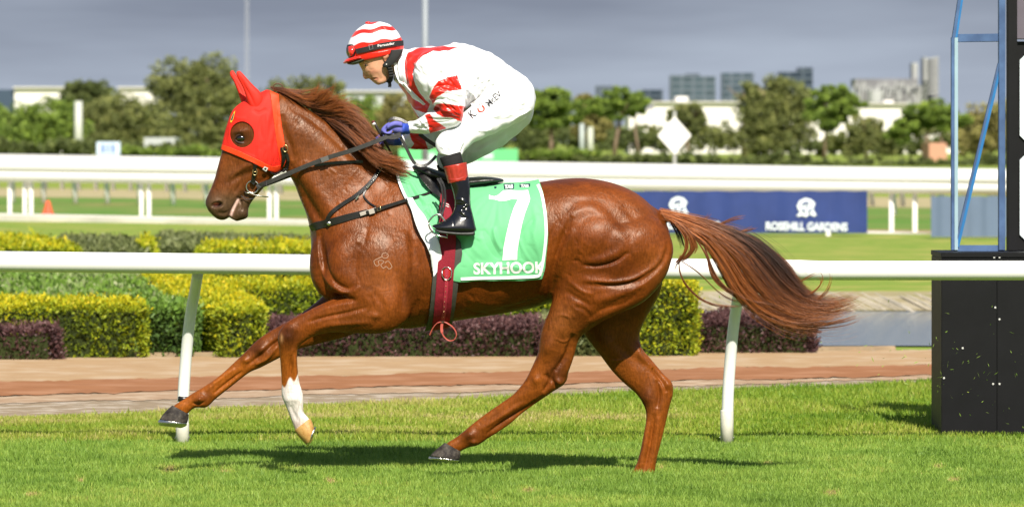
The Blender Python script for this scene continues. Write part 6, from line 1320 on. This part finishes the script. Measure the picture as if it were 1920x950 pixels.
mb = MB(); mb.box(xat(1549, DBn), xat(1557, DBn), DBn-CD-.02, DBn-CD+.02, 0, .1); mb.build('foot', farw, ban)
ban2, _ = banner(1746, 1990, 368, 444, 90.5, mat('faded_blue_banner', (0.11,0.155,0.24), .6, noise=.1, nscale=.7), 'plain faded blue banner behind the steel tower', False)
# cone, sign, poles
mb = MB(); c_ = G(90, 402); rr = [(.16,0),(.17,.02),(.13,.03),(.11,.1),(.07,.25),(.045,.34)]
mb.tube([Vector((c_.x, c_.y, z_)) for _, z_ in rr], [a for a, _ in rr], 14); cn = empty('traffic_cone', (c_.x, c_.y, 0), label='small orange traffic cone on the grass by the left fence posts', cat='cone'); mb.build('cone_body', mat('orange_plastic', (0.75,0.10,0.04), .6), cn)
mb = MB(); mb.box(c_.x-.18, c_.x+.18, c_.y-.18, c_.y+.18, 0, .02); mb.build('cone_foot', mat('cone_foot', (0.4,0.06,0.03), .7), cn)
dS = 150; sg_ = empty('diamond_sign', (xat(1265, dS), dS-CD, 0), label='white diamond board on a thin post in front of the trees', cat='sign')
mb = MB(); q = [W(1265,218,dS-CD), W(1296,254,dS-CD), W(1265,290,dS-CD), W(1233,254,dS-CD)]; mb.add([(p.x,p.y,p.z) for p in q]+[(p.x,p.y+.04,p.z) for p in q], [(0,1,2,3),(7,6,5,4),(0,4,5,1),(1,5,6,2),(2,6,7,3),(3,7,4,0)]); mb.build('board', mat('sign_white', (0.8,0.8,0.78), .6), sg_)
mb = MB(); mb.tube([Vector((xat(1265, dS), dS-CD+.08, 0)), Vector((xat(1265, dS), dS-CD+.08, zat(208, dS)))], .055, 8); mb.build('pole', mat('galvanised', (0.5,0.52,0.50), .5, metal=.3), sg_)
def pole(px, d, pyt, r, label, colr, name='light_pole', cat='pole'):
    o = empty(name, (xat(px, d), d-CD, 0), label=label, cat=cat); mb = MB(); mb.tube([Vector((xat(px, d), d-CD, 0)), Vector((xat(px, d), d-CD, zat(pyt, d)))], [r*1.15, r], 10); mb.build('shaft', mat(name+'_metal', colr, .5), o, True); return o
pole(797, 170, -60, .10, 'tall pale light pole rising behind the jockey', (0.24,0.27,0.30))
pole(1091, 400, 232, .20, 'grey pole among the pines right of the jockey', (0.35,0.40,0.38)); pole(1107, 400, 238, .24, 'stout pale post beside the pine trunk', (0.42,0.45,0.36)); pole(147, 430, 190, .34, 'pale concrete post among the left trees', (0.48,0.50,0.44))
ms_ = empty('radio_mast', (xat(463, 1400), 1400-CD, 0), label='faint lattice radio mast against the cloud', cat='mast'); mb = MB(); xm = xat(463, 1400)
for sx in (-.5, .5): mb.beam((xm+sx,1400-CD,0), (xm+sx*.6,1400-CD,zat(-40,1400)), .18, .18)
for k in range(24): z_ = k*2.1; mb.beam((xm-.5+.1*(k/24),1400-CD,z_), (xm+.5-.1*(k/24),1400-CD,z_+2.1), .12, .12)
mb.build('lattice', mat('mast_grey', (0.30,0.31,0.36), .8), ms_)
def bboard(name, label, cat, pxa, pxb, pya, pyb, d, colr, parts=()):
    o = empty(name, (xat((pxa+pxb)/2, d), d-CD, 0), label=label, cat=cat); mb = MB(); mb.box(xat(pxa, d), xat(pxb, d), d-CD, d-CD+.3, zat(pyb, d), zat(pya, d)); mb.build('panel', mat(name+'_face', colr, .6), o)
    for (a, b, c_, e_, cc_) in parts: mb = MB(); mb.box(xat(a, d), xat(b, d), d-CD-.02, d-CD-.005, zat(e_, d), zat(c_, d)); mb.build('print', mat(name+'_print', cc_, .6), o)
    mb = MB(); mb.box(xat(pxa+4, d), xat(pxa+8, d), d-CD+.1, d-CD+.25, 0, zat(pyb, d)); mb.box(xat(pxb-8, d), xat(pxb-4, d), d-CD+.1, d-CD+.25, 0, zat(pyb, d)); mb.build('support', farw, o); return o
bboard('track_board', 'small white and blue board above the far left rail', 'sign', 181, 225, 266, 291, 260, (0.55,0.65,0.82), [(190,196,271,286,(.12,.2,.5)),(200,205,271,286,(.2,.28,.55)),(209,215,271,286,(.12,.2,.5))])
bboard('green_board', 'long pale green hoarding behind the saddle above the rail', 'hoarding', 748, 971, 279, 306, 240, (0.12,0.50,0.20), [(905,925,287,298,(.5,.6,.6)),(800,815,287,300,(.5,.6,.6))])

# ================================================================== TREES
barkm = mat('bark', (0.22,0.16,0.115), .9, .1, noise=.3, nscale=.8)
treem = {
 'bright': tint_mat('pine_foliage', [(0.0, (0.034,0.057,0.015)), (0.4, (0.135,0.205,0.040)), (0.75, (0.317,0.432,0.070)), (1.0, (0.507,0.555,0.099))], .7, .2, .2),
 'olive': tint_mat('olive_foliage', [(0.0, (0.044,0.053,0.021)), (0.4, (0.147,0.173,0.057)), (0.75, (0.311,0.325,0.105)), (1.0, (0.511,0.488,0.164))], .7, .2, .2),
 'dark': tint_mat('dark_foliage', [(0.0, (0.029,0.037,0.014)), (0.4, (0.086,0.112,0.037)), (0.75, (0.199,0.237,0.071)), (1.0, (0.315,0.357,0.114))], .7, .2, .2),
 'brown': tint_mat('brown_foliage', [(0.0, (0.077,0.069,0.026)), (0.4, (0.216,0.196,0.070)), (0.75, (0.403,0.367,0.120)), (1.0, (0.599,0.503,0.198))], .7, .2, .2)}
def tree(name, label, blobs, kind, d, base=298, trunks=(), n=6500, leaf=.34, seed=0, group='trees beyond the far rails', cat='tree', z0=None):
    """blobs in photo pixels (x,y,rx,ry)"""
    r = np.random.default_rng(seed+101); mpp = d/F; B_ = np.array(blobs, float); bx_ = B_[:, 0].mean()
    root = empty(name, (xat(bx_, d), d-CD, 0), label=label, cat=cat, group=group)
    if bx_ < 720 and trunks: blobs = [(x, y-3, rx*1.15, ry*1.16) for x, y, rx, ry in blobs]
    # break each blob into clumps
    cl = []
    for (x, y, rx, ry) in blobs:
        for k in range(max(8, int(rx*ry/26))):
            a = r.normal(size=3); a /= np.linalg.norm(a); q_ = r.uniform(.45, 1.0); cl.append((x+a[0]*rx*1.12*q_, y+a[1]*ry*1.05*q_, a[2]*rx*q_*.8, r.uniform(.20, .40)*min(rx, ry)+3))
    cl = np.array(cl); k = r.integers(len(cl), size=n); a = r.normal(size=(n, 3)); a /= np.linalg.norm(a, axis=1, keepdims=True); R_ = cl[k, 3][:, None]*r.uniform(.55, 1.05, (n, 1))
    px = cl[k, 0]+a[:, 0]*R_[:, 0]; py = cl[k, 1]+a[:, 1]*R_[:, 0]*.8; dy = (cl[k, 2]+a[:, 2]*R_[:, 0])*mpp
    P_ = np.stack([(px-960)*mpp, d-CD+dy, CH-(py-HZ)*mpp], -1); P_[:, 2] = np.maximum(P_[:, 2], .2)
    nrm = np.stack([a[:, 0], a[:, 2], -a[:, 1]], -1); s = leaf*r.uniform(.6, 1.4, n)*(d/520)
    dr = nrm*.9+r.normal(0, .6, (n, 3)); dr /= np.linalg.norm(dr, axis=1, keepdims=True)
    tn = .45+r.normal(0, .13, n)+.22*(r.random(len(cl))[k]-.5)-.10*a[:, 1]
    kites('crown', P_-dr*s[:, None]*.5, P_+dr*s[:, None]*.5, s*.8, r.normal(size=(n, 3)), np.clip(tn, 0, 1), treem[kind], root)
    mb = MB()
    for (xa, ya, xb, yb_, w_) in trunks:
        mid = ((xa+xb)/2+r.normal(0, 2), (ya+yb_)/2)
        mb.tube([Vector(((xa-960)*mpp, d-CD, max(-.3, CH-(ya-HZ)*mpp))), Vector(((mid[0]-960)*mpp, d-CD, CH-(mid[1]-HZ)*mpp)), Vector(((xb-960)*mpp, d-CD, CH-(yb_-HZ)*mpp))], [w_*mpp*.6, w_*mpp*.45, w_*mpp*.3], 8)
        for j in range(3): mb.tube([Vector(((xb-960)*mpp, d-CD, CH-(yb_+6-HZ)*mpp)), Vector(((xb+r.normal(0, 22)-960)*mpp, d-CD+r.normal(0, 1), CH-(yb_-r.uniform(12, 26)-HZ)*mpp))], [w_*mpp*.25, w_*mpp*.1], 6)
    if trunks: mb.build('trunk', barkm, root, True)
    return root
TR = [
 ('round_tree', 'green bushy tree cut off by the left edge', [(10,235,45,30),(-40,240,50,30),(10,270,50,25)], 'bright', 500, [(10,298,10,250,8)]),
 ('round_tree', 'bright green round tree near the left edge below white walls', [(92,222,52,28),(60,250,50,28),(120,255,45,28),(80,275,60,20)], 'bright', 490, [(95,298,92,240,8)]),
 ('dark_tree', 'dark pointed tree rising behind the bright round one at left', [(165,178,38,20),(150,200,45,25),(185,205,35,25)], 'dark', 540, [(165,298,165,200,7)]),
 ('olive_tree', 'broad olive tree between the pale post and the tallest tree', [(215,212,58,30),(195,240,60,32),(250,235,50,35),(225,268,75,24),(170,275,40,20)], 'olive', 510, [(215,298,215,225,9),(165,298,168,235,7)]),
 ('tall_tree', 'tallest olive tree left of the horse ears with double crown', [(322,150,34,30),(400,138,34,30),(350,180,52,32),(400,185,45,35),(330,215,45,35),(395,230,50,40),(345,262,60,30),(410,275,55,20),(360,150,25,20)], 'olive', 520, [(345,298,350,180,10),(395,298,398,170,9)]),
 ('olive_tree', 'dark olive tree behind the horse head', [(450,190,40,36),(480,225,50,40),(455,265,60,30)], 'dark', 530, [(460,298,455,210,8)]),
 ('olive_tree', 'yellow green tree behind the horse poll and mane tuft', [(555,180,50,26),(610,178,34,24),(590,210,55,30),(560,240,50,40)], 'olive', 540, [(580,298,575,200,8)]),
 ('round_tree', 'green tree behind the mane below the pale roof', [(670,215,45,25),(700,240,50,30),(650,250,50,30),(690,275,70,20)], 'bright', 500, [(680,298,680,240,7)]),
 ('brown_tree', 'brownish green tree behind the gloved hands', [(745,205,30,26),(740,240,40,35),(770,255,40,35),(735,275,55,20)], 'brown', 480, [(750,298,748,225,7)]),
 ('umbrella_pine', 'bright umbrella pine directly right of the jockey with a bare trunk', [(1035,190,52,22),(1010,205,40,22),(1062,208,42,22),(1040,228,45,14)], 'bright', 480, [(1031,300,1030,215,9)]),
 ('brown_tree', 'thin brownish tree between two umbrella pines', [(1105,205,24,26),(1110,235,34,26)], 'brown', 530, [(1110,298,1106,225,6)]),
 ('umbrella_pine', 'bright umbrella pine with a leaning trunk below the grey flats', [(1160,184,42,16),(1185,198,34,16),(1140,200,34,18),(1165,212,30,12)], 'bright', 490, [(1150,300,1166,210,8),(1200,298,1190,235,5)]),
 ('olive_tree', 'round olive tree behind the top of the diamond board', [(1288,212,32,18),(1290,232,34,22)], 'olive', 520, [(1290,298,1288,225,6)]),
 ('tall_tree', 'large dark olive tree in front of the city towers', [(1440,172,46,26),(1480,180,42,30),(1415,200,34,35),(1460,220,55,38),(1440,262,48,32),(1500,230,35,40),(1410,250,24,35)], 'olive', 500, [(1455,298,1455,190,11),(1395,298,1400,190,8)]),
 ('umbrella_pine', 'bright green pine right of the large olive tree', [(1565,182,38,20),(1545,205,36,22),(1590,205,36,18),(1560,228,30,18)], 'bright', 490, [(1545,298,1555,215,7)]),
 ('brown_tree', 'patchy low tree in front of the white warehouse at right', [(1620,245,32,26),(1650,262,40,26),(1590,268,36,24)], 'olive', 480, [(1625,298,1625,250,6)]),
 ('umbrella_pine', 'spreading bright pine just left of the blue tower', [(1745,212,56,22),(1712,230,34,18),(1690,248,28,18),(1775,222,40,20)], 'bright', 470, [(1735,298,1742,225,7),(1770,298,1762,230,5)]),
 ('brown_tree', 'brownish tree seen through the blue steel frame', [(1850,222,38,30),(1840,255,50,34),(1890,240,50,45),(1950,240,60,45)], 'brown', 500, [(1845,298,1848,225,8)]),
]
for i, (nm, lb, bl, kd, d, tr_) in enumerate(TR): tree(nm, lb, bl, kd, d, trunks=tr_, n=int(6500+2000*len(bl)), seed=i)
# bushes along the foot of the tree line
BU = [('dark bushes at the foot of the trees at far left', -150, 330, 268, 16, 'dark'), ('dark bushes behind the horse head and neck', 330, 800, 272, 15, 'dark'), ('dark undergrowth beneath the umbrella pines', 960, 1260, 262, 22, 'dark'),
      ('leafy green undergrowth behind and right of the diamond board', 1230, 1440, 258, 26, 'olive'), ('patchy undergrowth in front of the white warehouse', 1440, 1700, 275, 14, 'dark'), ('low bushes left of and behind the steel tower', 1690, 2100, 272, 16, 'dark'),
      ('bright clipped bush row above the rail near the horse nose', 232, 420, 285, 7, 'bright'), ('bright low bush row above the rail right of the jockey', 955, 1100, 290, 6, 'bright')]
BU += [('hazy farther trees at left between the pale buildings', -100, 300, 232, 24, 'dark'), ('hazy farther trees between the tall tree and the jockey', 480, 780, 226, 22, 'olive'), ('farther trees low behind the umbrella pines', 985, 1240, 246, 20, 'olive'), ('farther trees behind the steel tower', 1700, 2100, 244, 24, 'olive'), ('dark shrub belt right of the jockey close behind the far rails', 955, 1260, 303, 10, 'dark'), ('mixed shrub belt behind the navy banner', 1235, 1500, 304, 13, 'dark'), ('shrub belt between the navy banner and the steel tower', 1480, 1760, 309, 12, 'dark'), ('shrub belt behind the steel tower', 1750, 2700, 308, 14, 'dark'), ('shrub belt close behind the far rails at left', -600, 240, 278, 16, 'dark'), ('shrub belt close behind the far rails near the horse head', 240, 600, 280, 14, 'dark'), ('shrub belt close behind the far rails near the mane', 600, 800, 284, 12, 'dark')]
for i, (lb, xa, xb, yc, ry, kd) in enumerate(BU):
    r = np.random.default_rng(i+60); bl = [(x+r.normal(0, 6), yc+r.normal(0, 3), 30 if ry > 10 else 20, ry*r.uniform(.7, 1.2)) for x in np.arange(xa, xb, 32 if ry > 10 else 16)]
    tree('undergrowth' if ry > 10 else 'bush_row', lb, bl, kd, (345 if 'close' in lb or 'belt' in lb else 560 if 'farther' in lb else 545) if ry > 10 else 300, n=int(len(bl)*650), seed=200+i, group='bushes under the trees', cat='bushes', leaf=.40)

# ================================================================== DISTANT BUILDINGS
def bwin(name, c1, c2, sx, sz, bw=.5, rough=.3):
    m = bpy.data.materials.new(name); m.use_nodes = True; t = m.node_tree; p = next(n for n in t.nodes if n.type == 'BSDF_PRINCIPLED'); p.inputs['Roughness'].default_value = rough
    tcn = N(t, 'ShaderNodeTexCoord'); mp_ = N(t, 'ShaderNodeMapping'); mp_.inputs['Rotation'].default_value = (math.pi/2, 0, 0); L(t, tcn.outputs['Object'], mp_.inputs[0])
    b = N(t, 'ShaderNodeTexBrick'); b.offset = 0; b.inputs['Color1'].default_value = (*c1, 1); b.inputs['Color2'].default_value = (*[x*.7 for x in c1], 1); b.inputs['Mortar'].default_value = (*c2, 1)
    b.inputs['Scale'].default_value = 1; b.inputs['Mortar Size'].default_value = bw; b.inputs['Brick Width'].default_value = sx; b.inputs['Row Height'].default_value = sz; L(t, mp_.outputs[0], b.inputs[0]); L(t, b.outputs[0], p.inputs['Base Color']); return m
def building(name, label, cat, blocks, d, mt, roofm=None, group=None):
    bx_ = sum(b[0]+b[1] for b in blocks)/2/len(blocks); root = empty(name, (xat(bx_, d), d-CD, 0), label=label, cat=cat, group=group)
    for i, b in enumerate(blocks):
        xa, xb, yt = b[:3]; dep = b[3] if len(b) > 3 else 20; mm = b[4] if len(b) > 4 else mt; zb = b[5] if len(b) > 5 else 0
        mb = MB(); mb.box(xat(xa, d), xat(xb, d), d-CD+i*.35, d-CD+dep+i*.3, zb if zb == 0 else zat(zb, d), zat(yt, d)); mb.build(b[6] if len(b) > 6 else 'wall', mm, root)
        if roofm and i == 0: mb = MB(); mb.box(xat(xa-2, d), xat(xb+2, d), d-CD-.6, d-CD+dep, zat(yt, d), zat(yt-3, d)); mb.build('roof', roofm, root)
    return root
tw1 = bwin('tower_glass', (0.055,0.085,0.11), (0.11,0.135,0.17), 7, 4.2, .8); tw2 = bwin('tower_glass_dark', (0.025,0.04,0.065), (0.07,0.09,0.12), 9, 4.5, .8); hz = mat('far_block', (0.065,0.085,0.12), .6); wht_ = mat('far_white', (.24,.27,.31), .6)
building('apartment_tower', 'wide blue grey apartment tower with two glassy halves above the warehouse', 'tower block', [(1258,1300,141,30,tw1),(1300,1342,143,28,tw1),(1288,1312,138,20,hz)], 3000, tw1)
building('apartment_tower', 'square blue grey tower left of the large olive tree', 'tower block', [(1355,1414,137,30,tw1)], 3100, tw1)
building('apartment_tower', 'dark tower with a pale stripe above the large olive tree', 'tower block', [(1462,1500,135,30,tw2),(1498,1524,127,30,tw2),(1502,1512,129,4,wht_)], 3000, tw2)
building('apartment_block', 'low grey blue flats behind the second umbrella pine', 'tower block', [(1118,1150,161,30,hz),(1148,1162,164,30,hz)], 3200, hz)
building('apartment_block', 'low dark flats left of the wide apartment tower', 'tower block', [(1205,1243,168,30,tw2),(1195,1210,176,20,hz)], 3200, tw2)
ww = mat('warehouse_white', (0.78,0.75,0.72), .7, noise=.08, nscale=.1); wr = mat('warehouse_roof', (0.55,0.53,0.50), .6); wg = mat('warehouse_grey', (0.40,0.42,0.43), .7); dkb = mat('dark_blue_wall', (0.035,0.06,0.10), .5)
building('warehouse', 'long white warehouse behind the diamond board', 'warehouse', [(1225,1392,193,30,ww),(1180,1230,205,30,ww),(1268,1290,181,10,ww,193)], 720, ww, wr)
building('warehouse', 'white warehouse under the industrial plant at right', 'warehouse', [(1590,1702,196,30,ww),(1560,1600,215,25,ww),(1658,1676,188,10,ww,196),(1380,1600,222,25,ww),(1700,1800,235,20,ww)], 720, ww, wr)
building('warehouse', 'pale warehouse roof behind the mane and jockey chin', 'warehouse', [(640,770,173,30,wg),(600,700,180,20,ww)], 760, wg, wr)
building('warehouse', 'white walled building beside a dark blue block at far left', 'warehouse', [(27,128,166,30,ww),(-80,28,168,28,dkb)], 720, ww, wr)
building('warehouse', 'small pale building left of the tallest tree', 'warehouse', [(222,290,166,20,ww)], 740, ww, wr)
building('shed', 'pale shed showing through the trees below the tallest tree', 'shed', [(270,330,258,8,wg),(252,272,268,6,mat('cream_wall', (.6,.5,.25), .7))], 440, wg)
building('shed', 'small terracotta building right of the pines by the steel tower', 'shed', [(1742,1775,268,8,mat('terracotta', (.5,.26,.17), .8))], 440, ww)
gm1 = mat('plant_grey', (0.17,0.17,0.185), .7, noise=.3, nscale=.15); gm2 = mat('plant_dark', (0.07,0.075,0.095), .7, noise=.4, nscale=.2); gm3 = mat('plant_pale', (0.33,0.335,0.345), .7, noise=.2, nscale=.1)
pl = building('industrial_plant', 'grey industrial plant with silos above the right warehouse', 'factory', [(1604,1722,148,20,gm1,164),(1610,1720,160,16,gm2,172),(1606,1716,176,16,gm1,200),(1612,1712,168,14,gm2,180),(1712,1722,118,10,gm3),(1724,1731,160,8,gm3),(1733,1740,108,10,gm3),(1744,1752,112,12,gm2),(1752,1761,108,10,gm1),(1742,1756,150,8,gm2)], 1500, gm1)
mb = MB(); r = np.random.default_rng(3)
for k in range(26):
    xa = 1606+k*4.4; mb.beam((xat(xa,1495),1495-CD,zat(r.uniform(150,165),1495)), (xat(xa+r.normal(0,5),1495),1495-CD,zat(r.uniform(176,196),1495)), .5, .5)
for k in range(8): mb.beam((xat(1740,1495),1495-CD,zat(112+k*9,1495)), (xat(1760,1495),1495-CD,zat(108+k*9,1495)), .5, .5)
mb.build('pipework', gm3, pl)['kind'] = 'stuff'
mb = MB(); mb.tube([Vector((xat(1642,1490),1490-CD,zat(192,1490))), Vector((xat(1642,1490),1490-CD,zat(170,1490)))], 2.2, 16); mb.build('tank', mat('tank_white', (.4,.41,.42), .5), pl)
